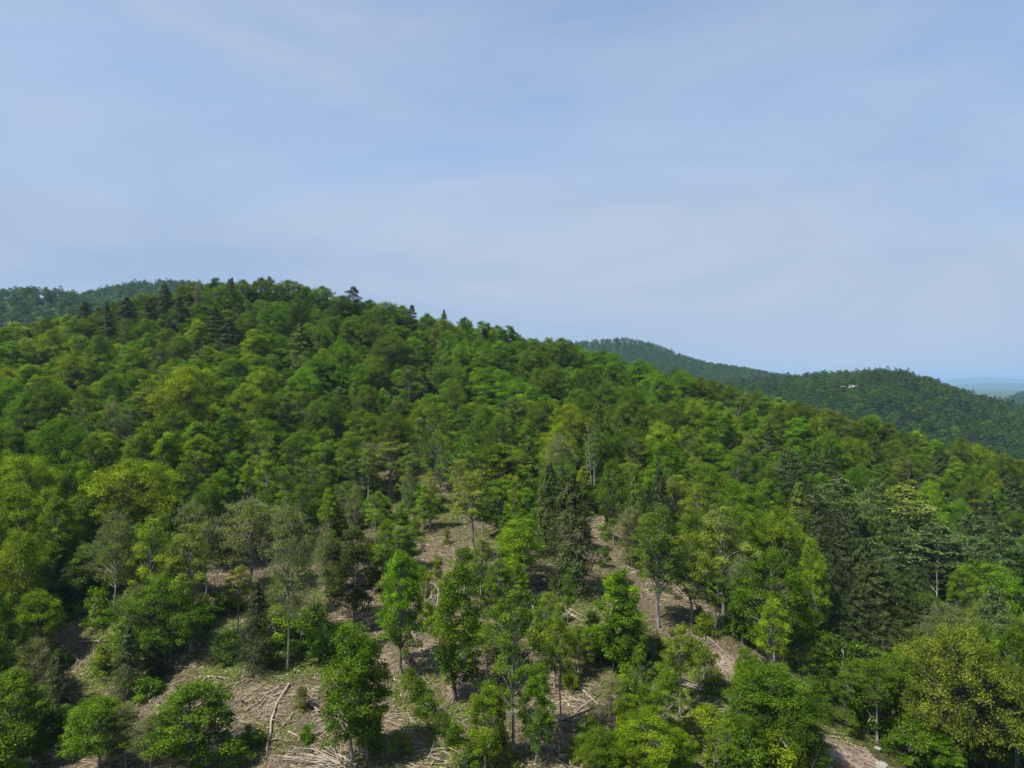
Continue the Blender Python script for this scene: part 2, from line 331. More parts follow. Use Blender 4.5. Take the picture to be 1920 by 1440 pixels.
def polar_grid(thetas, radii):
    th, rr = np.meshgrid(thetas, radii)
    x, y = np.sin(th) * rr, np.cos(th) * rr
    nr, nt = x.shape
    i = np.arange(nr - 1)[:, None] * nt; j = np.arange(nt - 1)[None]
    f = np.stack([i + j, i + nt + j, i + nt + j + 1, i + j + 1], -1).reshape(-1, 4)[:, ::-1]
    return x.ravel(), y.ravel(), f
def ground_mat():
    m, n, l = new_mat('hillside_ground')
    out = n.new('ShaderNodeOutputMaterial'); b = n.new('ShaderNodeBsdfPrincipled'); b.inputs['Roughness'].default_value = 0.95; b.inputs['Specular IOR Level'].default_value = 0.1
    tc = n.new('ShaderNodeTexCoord')
    def noise(scale, detail=5, rough=0.6, vec=None):
        q = n.new('ShaderNodeTexNoise'); q.inputs['Scale'].default_value = scale; q.inputs['Detail'].default_value = detail; q.inputs['Roughness'].default_value = rough
        l.new(vec or tc.outputs['Object'], q.inputs['Vector']); return q
    def ramp(src, stops):
        q = n.new('ShaderNodeValToRGB'); e = q.color_ramp.elements
        while len(e) < len(stops): e.new(0.5)
        for k, (p, c) in enumerate(stops): e[k].position = p; e[k].color = (*c, 1)
        l.new(src, q.inputs['Fac']); return q
    def mix(fac, a, bb):
        q = n.new('ShaderNodeMix'); q.data_type = 'RGBA'; l.new(fac, q.inputs['Factor']); l.new(a, q.inputs['A']); l.new(bb, q.inputs['B']); return q.outputs['Result']
    def attr(name):
        q = n.new('ShaderNodeAttribute'); q.attribute_name = name; return q.outputs['Fac']
    def mask(a, nz, gain=3.0, bias=-1.0):
        s = n.new('ShaderNodeMath'); s.operation = 'ADD'; l.new(a, s.inputs[0]); l.new(nz, s.inputs[1])
        q = n.new('ShaderNodeMath'); q.operation = 'MULTIPLY_ADD'; q.use_clamp = True; q.inputs[1].default_value = gain; q.inputs[2].default_value = bias * gain
        l.new(s.outputs[0], q.inputs[0]); return q.outputs[0]
    # litter: dead leaves, bark and chips; stretched noise gives the combed look of slash lying about
    mp = n.new('ShaderNodeMapping'); mp.inputs['Scale'].default_value = (1.9, 0.9, 1.4); mp.inputs['Rotation'].default_value = (0, 0, R(28)); l.new(tc.outputs['Object'], mp.inputs['Vector'])
    mp2 = n.new('ShaderNodeMapping'); mp2.inputs['Scale'].default_value = (1.0, 2.1, 1.0); mp2.inputs['Rotation'].default_value = (0, 0, R(-20)); l.new(tc.outputs['Object'], mp2.inputs['Vector'])
    n1, n2, n3, n4 = noise(2.2, 6), noise(1.6, 6, 0.65, mp.outputs[0]), noise(0.16, 4), noise(1.3, 6, 0.65, mp2.outputs[0])
    lit = ramp(n1.outputs['Fac'], [(0.30, (0.05, 0.038, 0.025)), (0.48, (0.115, 0.092, 0.054)), (0.62, (0.19, 0.153, 0.093)), (0.78, (0.32, 0.272, 0.175))])
    st = ramp(n2.outputs['Fac'], [(0.36, (0.045, 0.035, 0.025)), (0.5, (0.115, 0.092, 0.056)), (0.66, (0.26, 0.222, 0.145))])
    st2 = ramp(n4.outputs['Fac'], [(0.38, (0.05, 0.038, 0.028)), (0.52, (0.13, 0.097, 0.063)), (0.68, (0.25, 0.205, 0.135))])
    c = mix(n3.outputs['Fac'], lit.outputs['Color'], st.outputs['Color'])
    n5 = noise(0.23, 3); c = mix(mask(n5.outputs['Fac'], n1.outputs['Fac'], 4.0, -1.0), c, st2.outputs['Color'])
    soil = ramp(n1.outputs['Fac'], [(0.35, (0.17, 0.115, 0.085)), (0.5, (0.27, 0.195, 0.15)), (0.7, (0.36, 0.285, 0.225))])
    c = mix(mask(attr('soil'), n3.outputs['Fac'], 3.0, -1.0), c, soil.outputs['Color'])
    gr = ramp(n1.outputs['Fac'], [(0.32, (0.03, 0.05, 0.01)), (0.5, (0.085, 0.11, 0.022)), (0.66, (0.16, 0.17, 0.045)), (0.8, (0.26, 0.24, 0.11))])
    n6 = noise(0.55, 5)
    c = mix(mask(attr('green'), n6.outputs['Fac'], 4.0, -1.02), c, gr.outputs['Color'])
    fl = ramp(n1.outputs['Fac'], [(0.3, (0.03, 0.026, 0.014)), (0.55, (0.07, 0.075, 0.025)), (0.75, (0.12, 0.10, 0.06))])
    c = mix(attr('floor'), c, fl.outputs['Color'])
    fw = ramp(noise(0.03, 8, 0.75).outputs['Fac'], [(0.35, (0.02, 0.04, 0.012)), (0.65, (0.055, 0.085, 0.02))])
    c = mix(attr('wood'), c, fw.outputs['Color'])
    bp = n.new('ShaderNodeBump'); bp.inputs['Strength'].default_value = 0.9; bp.inputs['Distance'].default_value = 0.25
    sm = n.new('ShaderNodeMath'); sm.operation = 'ADD'; l.new(n1.outputs['Fac'], sm.inputs[0]); l.new(n2.outputs['Fac'], sm.inputs[1])
    l.new(sm.outputs[0], bp.inputs['Height']); l.new(bp.outputs['Normal'], b.inputs['Normal'])
    l.new(c, b.inputs['Base Color']); l.new(b.outputs[0], out.inputs['Surface'])
    return m
M_GROUND = ground_mat()
# one sheet: fine in view near the camera, coarse elsewhere; ends beyond the farthest hills
th = np.unique(np.concatenate([np.linspace(-np.pi, np.pi, 121), np.linspace(R(-46), R(46), 330)]))
ra = np.concatenate([[0.5, 8, 16, 25, 35, 45, 54], np.arange(60, 130, 0.45), np.arange(130, 200, 0.9), np.arange(200, 330, 3.0), np.arange(330, 1700, 14.0), np.arange(1700, 5900, 80.0), np.arange(5900, 27000, 250.0)])
gx, gy, gf = polar_grid(th, ra)
gzv = ground(gx, gy, True)
me = mesh_arrays('ground', np.stack([gx, gy, gzv], -1), gf, M_GROUND, smooth=True)
clr = in_clear(gx + 2.0 * (vnoise(gx / 3, gy / 3, 3) - .5), gy + 3.0 * (vnoise(gx / 3, gy / 3, 4) - .5)).astype(float)
rr_ = np.hypot(gx, gy)
for nm, val in (('green', blob(gx, gy, GREEN) * 0.62 + 0.40), ('soil', blob(gx, gy, SOIL) * 0.9), ('floor', (1 - clr) * 0.92), ('wood', np.clip((rr_ - 300) / 80, 0, 1))):
    a = me.attributes.new(nm, 'FLOAT', 'POINT'); a.data.foreach_set('value', np.asarray(val, np.float32))
tag(link('ground', me), kind='structure', label='wooded hillside ground with a logged slope of tan litter')
print('terrain', round(time.time() - T0, 1))
# ------------------------------------------------------------------ tree prototypes (crown and trunk meshes, real size)
def crown_profile(kind, t):
    t = np.clip(t, 0, 1)
    if kind == 'round': return np.sin(np.pi * np.clip(0.10 + 0.9 * t, 0, 1) ** 0.85) ** 0.62
    if kind == 'wide': return np.clip(np.sin(np.pi * np.clip(0.14 + 0.86 * t, 0, 1) ** 0.95), 0, 1) ** 0.6
    if kind == 'egg': return np.clip(np.sin(np.pi * np.clip(0.14 + 0.86 * t, 0, 1) ** 0.86), 0, 1) ** 0.55
    if kind == 'column': return np.clip(np.sin(np.pi * np.clip(0.08 + 0.92 * t, 0, 1) ** 0.8), 0, 1) ** 0.45
    return np.sin(np.pi * t)
def broadleaf(seed, H=16.0, Rc=4.0, cb=0.3, prof='round', nclump=80, nleaf=260, leaf=0.215, rc=(0.7, 1.25), lobes=0.28, shell=0.5, bare=0.0, sides=5, r0=0.2, bark=None, multi=1):
    rg = np.random.default_rng(seed)
    ph = rg.uniform(0, 6.28, 6)
    cen, rad = [], []
    tries = 0
    while len(cen) < nclump and tries < 4000:
        tries += 1
        t = rg.uniform(0.0, 1.0) ** 0.9; a = rg.uniform(0, 6.283)
        w = 1 + lobes * (np.sin(2 * a + ph[0] + 3 * t) * 0.6 + np.sin(3 * a + ph[1] - 4 * t) * 0.6 + np.sin(5 * a + ph[2]) * 0.3)
        rho = rg.uniform(shell ** 2, 1.0) ** 0.5
        env = crown_profile(prof, t) * Rc * w
        p = np.array([np.cos(a) * rho * env * 0.88, np.sin(a) * rho * env * 0.88, H * (cb + (1 - cb) * t) - 0.5 + rg.normal() * 0.25])
        r = rg.uniform(*rc)
        if cen:
            dd = np.linalg.norm((np.array(cen) - p) / np.array([1, 1, 0.9]), axis=1)
            if (dd < 0.52 * (np.array(rad) + r) * (0.9 if tries < 2500 else 0.6)).any(): continue
        cen.append(p); rad.append(r)
    cen = np.array(cen); rad = np.array(rad); nc = len(cen)
    cen[:, 2] = np.minimum(cen[:, 2], H - 0.45 * rad)
    k = np.repeat(np.arange(nc), nleaf)
    n = len(k)
    dirs = unit(rg.normal(size=(n, 3))); dirs[:, 2] = np.abs(dirs[:, 2] + 0.4) - 0.4
    dirs = unit(dirs)
    rr = rg.uniform(0.1, 1.0, n) ** 0.45
    edge = 1 + 0.35 * np.sin(dirs[:, 0] * 4 + k * 1.7) * np.sin(dirs[:, 1] * 4 + k * 2.3)
    p = cen[k] + dirs * (rad[k] * rr * edge)[:, None] * np.array([1.0, 1.0, 0.86])
    p += rg.normal(size=(n, 3)) * 0.11
    nor = dirs * 0.8 + np.array([0, 0, 0.45]) + rg.normal(size=(n, 3)) * 0.7
    ctone = rg.uniform(0.06, 0.94, nc)
    tone = np.clip(ctone[k] + rg.normal(size=n) * 0.2, 0, 1)
    v, f = leaf_arrays(p, nor, leaf * rg.uniform(0.7, 1.35, n), 0.6, rg)
    crown = mesh_arrays('crown', v, f, M_LEAF, tone)
    # trunk with limbs to the clumps
    tb = Tubes()
    tops = []
    for s in range(multi):
        off = np.array([0, 0, 0]) if multi == 1 else np.array([rg.normal() * 0.35, rg.normal() * 0.35, 0])
        z = np.linspace(-0.6, H * 0.9, 9); wob = rg.normal(size=(9, 2)) * 0.12 * np.linspace(0.3, 1.6, 9)[:, None]; wob[:2] = 0
        lean = rg.normal(size=2) * 0.02 * (2.5 if multi > 1 else 1)
        pts = np.stack([off[0] + wob[:, 0] + lean[0] * z, off[1] + wob[:, 1] + lean[1] * z, z], -1)
        rads = r0 * (1 - 0.86 * (z - z[0]) / (z[-1] - z[0])) ** 0.8; rads[0] *= 1.5
        tb.add(pts, rads, 8 if sides > 4 else 5); tops.append(pts)
    for i in range(nc):
        pts = tops[i % multi]; c = cen[i]
        hd = np.hypot(*(c[:2])); zb = np.clip(c[2] - 0.75 * hd - 0.4, H * cb * 0.8, H * 0.86)
        b0 = np.array([np.interp(zb, pts[:, 2], pts[:, 0]), np.interp(zb, pts[:, 2], pts[:, 1]), zb])
        mid = b0 * 0.5 + c * 0.5 + np.array([0, 0, 0.12 * hd]) + rg.normal(size=3) * 0.18
        q = 0.03 + 0.014 * hd
        tb.add([b0, mid, c], [q + 0.02, q * 0.75, 0.015], 3)
        if bare > 0:                              # twigs that show where the leaves are thin
            for _ in range(int(bare)):
                d = unit(unit(c - np.array([0, 0, zb])) * 0.6 + np.array([0, 0, 0.55]) + rg.normal(size=3) * 0.45)
                L = rad[i] * rg.uniform(0.7, 1.3); s0 = c + rg.normal(size=3) * 0.25
                tb.add([s0, s0 + d * L * 0.55 + rg.normal(size=3) * 0.08, s0 + d * L], [0.02, 0.014, 0.006], 3)
    trunk = tb.mesh('trunk', bark or M_BARK)
    return dict(crown=crown, trunk=trunk, H=H, W=2 * Rc)

def hemlock(seed, H=17.0, Rb=3.6, levels=34, per=9, cards=78, z0=0.07):
    rg = np.random.default_rng(seed); P_, N_, S_, T_ = [], [], [], []
    tb = Tubes(); z = np.linspace(-0.6, H, 8); tb.add(np.stack([0.05 * np.sin(z), 0.05 * np.cos(z), z], -1), 0.2 * (1 - 0.93 * (z + .6) / (H + .6)), 6)
    for lv in range(levels):
        t = z0 + (1 - z0) * (lv + rg.uniform(-0.9, 0.9)) / levels; t = min(max(t, z0), 0.985)
        for j in range(per):
            a = rg.uniform(0, 6.283); L = Rb * (1 - t ** 1.7) ** 0.85 * rg.uniform(0.6, 1.25) + 0.3
            d = np.array([np.cos(a), np.sin(a)]); side = np.array([-d[1], d[0]])
            zt = H * t + rg.normal() * 0.25
            s = rg.uniform(0.12, 1, cards) ** 0.8
            lat = rg.normal(size=cards) * 0.34 * L * 0.45 * np.sin(np.pi * np.clip(s * 0.85 + 0.15, 0, 1)) ** 0.7
            droop = 0.10 * L * s - 0.24 * L * s * s
            p = np.stack([d[0] * s * L + side[0] * lat, d[1] * s * L + side[1] * lat, zt + droop - 0.14 * np.abs(lat) + rg.normal(size=cards) * 0.2], -1)
            P_.append(p); N_.append(np.stack([d[0] * 0.7 + 0 * s, d[1] * 0.7 + 0 * s, 0.6 + 0 * s], -1) + rg.normal(size=(cards, 3)) * 0.4)
            S_.append(rg.uniform(0.13, 0.27, cards)); T_.append(np.clip(rg.uniform(0.15, 0.75) + rg.normal(size=cards) * 0.16, 0, 1))
            tb.add([[0, 0, zt], [d[0] * L * .5, d[1] * L * .5, zt - 0.01 * L], [d[0] * L * 0.9, d[1] * L * .9, zt - 0.12 * L]], [0.03, 0.02, 0.008], 3)
    v, f = leaf_arrays(np.concatenate(P_), np.concatenate(N_), np.concatenate(S_), 0.5, rg)
    return dict(crown=mesh_arrays('crown', v, f, M_NEEDLE, np.concatenate(T_)), trunk=tb.mesh('trunk', M_BARKD), H=H, W=2 * Rb)

def pine(seed, H=20.0, Rb=4.0, levels=18, per=8, cards=120, z0=0.22, ragged=0.35):
    rg = np.random.default_rng(seed); P_, N_, S_, T_ = [], [], [], []
    tb = Tubes(); z = np.linspace(-0.6, H * 0.985, 9); tb.add(np.stack([0.08 * np.sin(z * .5), 0.06 * np.cos(z * .4), z], -1), 0.24 * (1 - 0.93 * (z + .6) / (H + .6)), 7)
    for lv in range(levels):
        t = z0 + (0.97 - z0) * (lv / (levels - 1.0)); zt0 = H * t
        for j in range(per):
            if rg.uniform() < 0.12 and t < 0.8: continue
            a = 6.283 * j / per + rg.uniform(-0.4, 0.4) + lv * 0.9
            shp = np.sin(np.pi * np.clip((t - z0) / (1 - z0) * 0.78 + 0.22, 0, 1)) ** 0.75
            L = Rb * shp * rg.uniform(1 - ragged, 1 + ragged * 0.6) + 0.35
            d = np.array([np.cos(a), np.sin(a)]); side = np.array([-d[1], d[0]]); zt = zt0 + rg.normal() * 0.42
            s = rg.uniform(0.3, 1, cards) ** 0.65
            lat = rg.normal(size=cards) * 0.26 * L * (0.35 + s * 0.6)
            rise = 0.10 * L * s + 0.10 * L * s ** 3
            p = np.stack([d[0] * s * L + side[0] * lat, d[1] * s * L + side[1] * lat, zt + rise * rg.uniform(0.2, 1.6) - 0.05 * L * s + rg.normal(size=cards) * 0.26], -1)
            P_.append(p); N_.append(np.stack([0 * s, 0 * s, 1 + 0 * s], -1) + rg.normal(size=(cards, 3)) * 0.5)
            S_.append(rg.uniform(0.26, 0.46, cards)); T_.append(np.clip(rg.uniform(0.2, 0.8) + rg.normal(size=cards) * 0.16, 0, 1))
            tb.add([[0, 0, zt], [d[0] * L * .55, d[1] * L * .55, zt + 0.06 * L], [d[0] * L * 0.95, d[1] * L * .95, zt + 0.18 * L]], [0.045, 0.03, 0.01], 3)
    v, f = leaf_arrays(np.concatenate(P_), np.concatenate(N_), np.concatenate(S_), 0.38, rg)
    return dict(crown=mesh_arrays('crown', v, f, M_NEEDLE, np.concatenate(T_)), trunk=tb.mesh('trunk', M_BARK), H=H, W=2 * Rb)

def snag(seed, H=14.0, n=12, r0=0.15, fork=False, crook=0.25, low=0.35, bark=None):
    rg = np.random.default_rng(seed); tb = Tubes(); z = np.linspace(-0.5, H, 8)
    wob = np.cumsum(rg.normal(size=(8, 2)) * crook, 0) * 0.5; wob[0] = 0
    pts = np.stack([wob[:, 0], wob[:, 1], z], -1); tb.add(pts, r0 * (1 - 0.8 * np.linspace(0, 1, 8)), 6)
    brs = []
    for i in range(n):
        tw = Tubes()
        zb = H * rg.uniform(low, 0.97); b = np.array([np.interp(zb, z, pts[:, 0]), np.interp(zb, z, pts[:, 1]), zb]); a = rg.uniform(0, 6.283); L = rg.uniform(0.6, 2.4) * (1.2 - zb / H * 0.7)
        d = np.array([np.cos(a), np.sin(a), rg.uniform(0.1, 0.9)])
        m = b + d * L * .5 + rg.normal(size=3) * .12; e = b + d * L + np.array([0, 0, 0.3 * L])
        tw.add([b, m, e], [0.05, 0.035, 0.012], 4)
        for q in range(2): tw.add([m, m + unit(d + rg.normal(size=3) * .5) * L * .5], [0.025, 0.008], 3)
        brs.append(tw.mesh('branch', bark or M_TWIG))
    return dict(crown=brs[0], branches=brs, trunk=tb.mesh('trunk', bark or M_BARK), H=H, W=6.0)

PRO = {
    'round': [broadleaf(1, 16, 4.2, 0.30, 'round', 88, 270), broadleaf(2, 16, 4.2, 0.26, 'round', 120, 190, rc=(0.45, 1.05), lobes=0.42), broadleaf(3, 16, 4.2, 0.33, 'egg', 60, 350, rc=(0.8, 1.6), lobes=0.36), broadleaf(4, 16, 4.2, 0.28, 'wide', 100, 230, rc=(0.5, 1.2), lobes=0.48)],
    'wide':  [broadleaf(s, 16, 4.8, 0.27, 'wide', 96, 260, lobes=0.34) for s in (11, 12)],
    'dome':  [broadleaf(s, 15, 7.0, 0.24, 'wide', 220, 200, leaf=0.2, rc=(0.65, 1.35), lobes=0.42, shell=0.4, bark=M_BARKD) for s in (15, 16)],
    'egg':   [broadleaf(s, 16, 3.5, 0.22, 'egg', 82, 260, rc=(0.6, 1.1)) for s in (21, 22)],
    'column':[broadleaf(s, 16, 2.6, 0.2, 'column', 66, 240, rc=(0.55, 1.0), lobes=0.35, bark=M_BARKD, multi=2) for s in (31, 32)],
    'loose': [broadleaf(s, 16, 3.6, 0.34, 'egg', 64, 170, leaf=0.19, rc=(0.5, 0.95), lobes=0.4, shell=0.35, bare=3) for s in (41, 42, 43)],
    'tall':  [broadleaf(s, 18, 2.9, 0.52, 'round', 52, 180, leaf=0.2, rc=(0.5, 0.9), lobes=0.4, bare=1) for s in (51, 52)],
    'bare':  [broadleaf(s, 17, 3.2, 0.36, 'egg', 70, 110, leaf=0.16, rc=(0.55, 0.95), lobes=0.3, shell=0.3, bare=15, bark=M_TWIG, r0=0.15) for s in (61, 62)],
    'hemlock': [hemlock(s) for s in (71, 72, 73)],
    'pine': [pine(81), pine(82, 20, 4.4, 15, 8, 130, 0.25), pine(83, 22, 2.6, 13, 6, 80, 0.4, 0.5)],
    'snag': [snag(91), snag(92, 14, 5, 0.11, crook=0.35, bark=M_BIRCH), snag(93, 14, 16)],
    'shrub': [broadleaf(s, 3.0, 1.35, 0.08, 'round', 30, 130, leaf=0.15, rc=(0.3, 0.55), lobes=0.4, shell=0.25, sides=3, r0=0.04, multi=3) for s in (101, 102, 103)],
    'bush':  [broadleaf(s, 4.5, 1.5, 0.12, 'egg', 34, 120, leaf=0.15, rc=(0.3, 0.6), lobes=0.4, shell=0.25, sides=3, r0=0.05, bare=1, multi=2) for s in (111, 112)],
    'lod': [broadleaf(s, 15, 4.2, 0.25, 'round', 26, 26, leaf=0.85, rc=(1.0, 1.7), lobes=0.3, sides=3) for s in (121, 122)],
    'lodconifer': [hemlock(131, 18, 3.0, 12, 5, 12), pine(132, 20, 3.2, 9, 5, 16, 0.3)],
}
for p in PRO['lodconifer']:      # far conifers: the same sprays, fewer and larger
    co = np.empty(len(p['crown'].vertices) * 3, np.float32); p['crown'].vertices.foreach_get('co', co); co = co.reshape(-1, 4, 3)
    c = co.mean(1, keepdims=True); co = c + (co - c) * 2.3; p['crown'].vertices.foreach_set('co', co.ravel())
print('prototypes', round(time.time() - T0, 1), 'triangles', sum(2 * len(q['crown'].polygons) + 2 * len(q['trunk'].polygons) for v in PRO.values() for q in v))
TONE = {'G': (0.098, 0.190, 0.005), 'Y': (0.160, 0.218, 0.007), 'M': (0.082, 0.142, 0.006), 'O': (0.098, 0.142, 0.009), 'D': (0.042, 0.061, 0.009), 'B': (0.128, 0.154, 0.014),
        'P': (0.090, 0.136, 0.034), 'S': (0.165, 0.208, 0.024), 'T': (0.135, 0.165, 0.030), 'L': (0.136, 0.214, 0.006)}
# ------------------------------------------------------------------ trees, one by one
KIND = {'round': 'broadleaf_tree', 'wide': 'broadleaf_tree', 'dome': 'broadleaf_tree', 'egg': 'broadleaf_tree', 'column': 'broadleaf_tree', 'loose': 'broadleaf_tree', 'tall': 'slender_tree', 'bare': 'leafing_tree',
        'hemlock': 'hemlock_tree', 'pine': 'pine_tree', 'snag': 'dead_tree', 'shrub': 'shrub', 'bush': 'shrub', 'lod': 'broadleaf_tree', 'lodconifer': 'pine_tree'}
CAT = {'broadleaf_tree': 'tree', 'slender_tree': 'tree', 'leafing_tree': 'tree', 'hemlock_tree': 'tree', 'pine_tree': 'tree', 'dead_tree': 'tree', 'shrub': 'shrub'}
GROUP = {'broadleaf_tree': 'broadleaf trees on the hillside', 'slender_tree': 'slender trees in the logged clearing', 'leafing_tree': 'thinly leafed trees', 'hemlock_tree': 'dark hemlocks',
         'pine_tree': 'pines', 'dead_tree': 'dead trees', 'shrub': 'shrubs in the clearing'}
TREES = []          # dict(form, tone, x, y, z, H, W, label, land, lean)
def add(form, tone, x, y, H, W, label=None, land=None, lean=None, var=None, fill=False):
    z = gz(x, y)
    uc, vt = px(x, y, z + H); _, vb = px(x, y, z)
    TREES.append(dict(form=form, tone=tone, x=x, y=y, z=z, H=H, W=W, label=label, land=land, lean=lean, var=var, fill=fill, u=uc, vt=vt, vb=vb, wp=W / y * FPX))
def B(form, tone, u, vb, vt, w, label=None, land=None, lean=None, var=None):      # a tree known by the foot of its trunk
    x, y = ray_ground(u, vb, 40); z = gz(x, y)
    H = max((CY - vt) / FPX * y - z, 1.5)
    add(form, tone, x, y, H, w * y / FPX * ((0.99 if label else 0.88) if form not in ('snag', 'tall') else 1.0), label, land, lean, var)
def F(form, tone, u, vt, w, H=None, label=None, land=None, lean=None, var=None):   # a tree in the canopy known by its top
    H = H or {'hemlock': 17, 'pine': 20, 'bare': 16}.get(form, 16) * random.uniform(0.92, 1.1)
    x, y = ray_top(u, vt, H)
    add(form, tone, x, y, H, w * y / FPX * 1.08, label, land, lean, var)

# ---- the clearing
B('egg','M',660,1432,1168,148,'tall mid-green tree with a twin trunk beside the fan-shaped brush pile','twin-trunked foreground tree',var=0)
B('egg','M',688,1428,1215,90,'narrower mid-green tree pressed against the twin-trunked foreground tree',var=1)
B('round','G',752,1264,1036,122,'bright maple on a dark bare trunk with its shadow on tan litter','long-trunked maple',var=1)
B('wide','M',300,1240,1083,168,'broad domed tree with mid-green crown beside the tall grey pole trunk','broad domed tree',var=0)
B('tall','S',357,1226,980,84,'slim tree with a long grey trunk beside the broad domed tree','long grey trunk')
B('bare','T',540,1257,942,118,'tall grey twiggy tree barely in leaf above the wide tan slope','tall twiggy tree',var=0)
B('bare','S',468,1106,932,150,'hazy grey-green twiggy tree standing on two dark stems','two-stemmed hazy tree',var=1)
B('bare','S',430,1060,945,90,var=0)
B('column','M',582,1160,1000,52)
B('egg','D',665,1176,992,118,'dense dark green tree leafed to the ground uphill of the wide tan slope','dense dark tree',var=0)
B('round','D',640,1165,1040,90)
B('hemlock','D',480,1258,1095,88,'small dark conifer standing under the two-stemmed hazy tree','small dark conifer')
B('tall','L',397,1217,1060,60); B('tall','L',412,1268,1068,56)
B('round','M',355,1450,1288,190,'big rounded deep-green tree at the bottom edge beside grey twiggy bushes','big deep-green dome',var=1)
B('round','M',185,1452,1306,136,'yellowish green tree at the bottom edge beside the dark shaded hollow','low yellowish tree',var=0)
B('bare','T',236,1445,1318,88,'grey leafless twiggy bush-like tree between two green foreground domes','grey foreground twigs',var=1)
B('bare','T',282,1448,1338,86); B('bare','T',205,1450,1355,64)
B('round','L',72,1252,1104,86,'small fresh bright green tree against the dark left-hand hemlock','fresh green tree',var=2)
B('bare','S',62,1335,1195,96); B('hemlock','D',106,1340,1225,92,'dark hemlock with a bare grey branch on the shaded clearing edge','shaded edge hemlock')
B('round','M',28,1455,1255,150); B('egg','M',72,1440,1318,76); B('hemlock','D',38,1168,1010,104,'large dark hemlock on the edge of the picture above the fresh green tree','large edge hemlock')
B('hemlock','D',240,1312,1178,74,'small hemlock in front of the broad domed tree','domed tree hemlock'); B('column','D',286,1282,1200,40)
B('snag','T',62,1350,1318,26); B('snag','T',385,1130,1036,18)
B('tall','S',890,1052,885,74,'slender tree with a long pale trunk above the bright ball tree','pale slender trunk')
B('snag','T',868,1240,1058,16,'leaning white birch pole without branches among green crowns','white birch pole',lean=(0.02,0.10),var=1)
B('column','M',856,1318,1058,108,'twin-stemmed mid-green tree beside the leaning white birch pole','birch-side tree',var=0)
B('round','L',972,1108,968,104,'bright ball-shaped tree in front of the big dark hemlock','bright ball tree',var=0)
B('egg','L',965,1140,1050,70)
B('hemlock','D',1072,1112,888,122,'big dark hemlock with drooping boughs in the middle of the clearing','big dark hemlock',var=0)
B('hemlock','D',1028,1040,872,80,'slimmer hemlock pressed behind the big dark hemlock',var=1)
B('round','M',1072,1108,1022,70)
B('tall','M',1063,1208,1066,30,'lone slim pole tree with thin crown beside parallel bleached poles','lone slim pole tree')
B('loose','M',962,1412,1108,122,'tall loose-crowned tree with dark trunk in the middle foreground','tall loose foreground tree',var=0)
B('egg','G',1005,1432,1240,68,'narrow green tree on a thin forked trunk right beside the tall loose one','thin forked tree',var=0)
B('loose','L',912,1250,1165,80); B('loose','L',948,1285,1130,90)
B('egg','L',910,1445,1286,96,'bushy yellowish tree leafed to the ground in the middle foreground','bushy yellowish tree',var=1)
B('column','G',1150,1262,1068,104,'stepped double-topped green tree right of the lone slim pole','double-topped tree',var=1)
B('egg','M',1172,1268,1130,92,var=0)
B('bare','T',1143,1378,1266,86,'blue-grey twiggy tree barely in leaf over crossed fallen logs','blue-grey twiggy tree',var=0)
B('round','M',1125,1455,1368,98); B('wide','L',1212,1468,1334,132,'yellowish green leafy mound at the bottom edge','yellowish bottom mound',var=0); B('round','L',1275,1462,1365,80)
B('loose','M',1235,1177,946,112,'tall tree with a pair of dark straight trunks above slash poles','paired dark trunks',var=1)
B('tall','S',1232,1168,990,80)
B('loose','Y',1297,1172,998,118,'loose yellow-green tree on a straight grey trunk','straight grey trunk tree',var=2)
B('tall','Y',1273,1168,1030,60)
B('loose','S',1357,1153,948,116,'pale speckled loose tree at the upper clearing edge','pale speckled tree',var=0)
B('bare','T',1186,1066,950,80,'grey-green fan-shaped twiggy tree beside the upper tan gully','fan-shaped twiggy tree',var=1)
B('round','L',1168,1040,932,76); B('bare','M',1398,1206,1042,78); B('column','M',1392,1208,1080,66)
B('wide','M',1452,1250,1036,132,'dark dense tree with a stout grey trunk beside the gully','stout-trunked gully tree',var=1)
B('round','M',1490,1245,1100,90)
B('round','Y',1462,1120,950,122,'vivid yellow-green round tree in front of the dark hemlock stand','vivid yellow-green tree',var=1)
B('tall','Y',1275,1345,1172,72,'small vivid yellowish tree on a thin straight stem','vivid thin-stemmed tree',var=0)
B('round','M',1445,1405,1242,150,'broad bushy green tree at the foot of the gully','broad bushy gully tree',var=2)
B('round','M',1490,1432,1290,120); B('egg','M',1400,1330,1215,70)
B('tall','M',1578,1360,1262,64,'leaning pale-stemmed sapling arching over the dirt strip','leaning sapling',lean=(0.0,0.17),var=1)
B('tall','M',1645,1394,1235,76); B('tall','M',1675,1348,1225,76); B('tall','M',1610,1330,1238,80); B('column','M',1530,1292,1200,60); B('egg','M',1700,1400,1230,90)
B('wide','B',1800,1450,1170,204,'large bronze-olive oak-like tree with a slim pale trunk at the lower corner','bronze-olive tree',var=0)
B('loose','O',1770,1420,1185,120,var=0)
B('loose','M',1765,1408,1260,60); B('loose','O',1908,1432,1245,130,var=2)
B('round','G',1720,1430,1350,90); B('egg','G',1760,1450,1375,90); B('round','M',1850,1450,1370,90)
B('loose','G',870,965,815,82,'fresh light green tree at the top of the clearing','fresh clearing-top tree',var=1)
B('loose','M',815,924,755,78,'domed tree on a thin dark trunk at the clearing top','dark-trunked domed tree',var=2)
B('tall','S',735,932,828,90); B('bare','T',700,912,830,86,'grey hazy twiggy tree at the clearing top','hazy clearing-top tree',var=0); B('loose','L',772,950,850,78,var=0)
B('loose','Y',945,955,830,96,'yellow speckled loose tree at the clearing top','yellow speckled tree',var=0); B('tall','S',985,905,850,50); B('loose','M',895,955,850,70)
B('loose','L',795,990,930,70); B('loose','M',850,1100,990,66); B('loose','M',760,1075,985,80); B('bare','S',745,1070,985,80); B('round','M',720,1110,1020,70)
B('egg','G',935,1010,900,90); B('egg','G',985,1010,915,76)
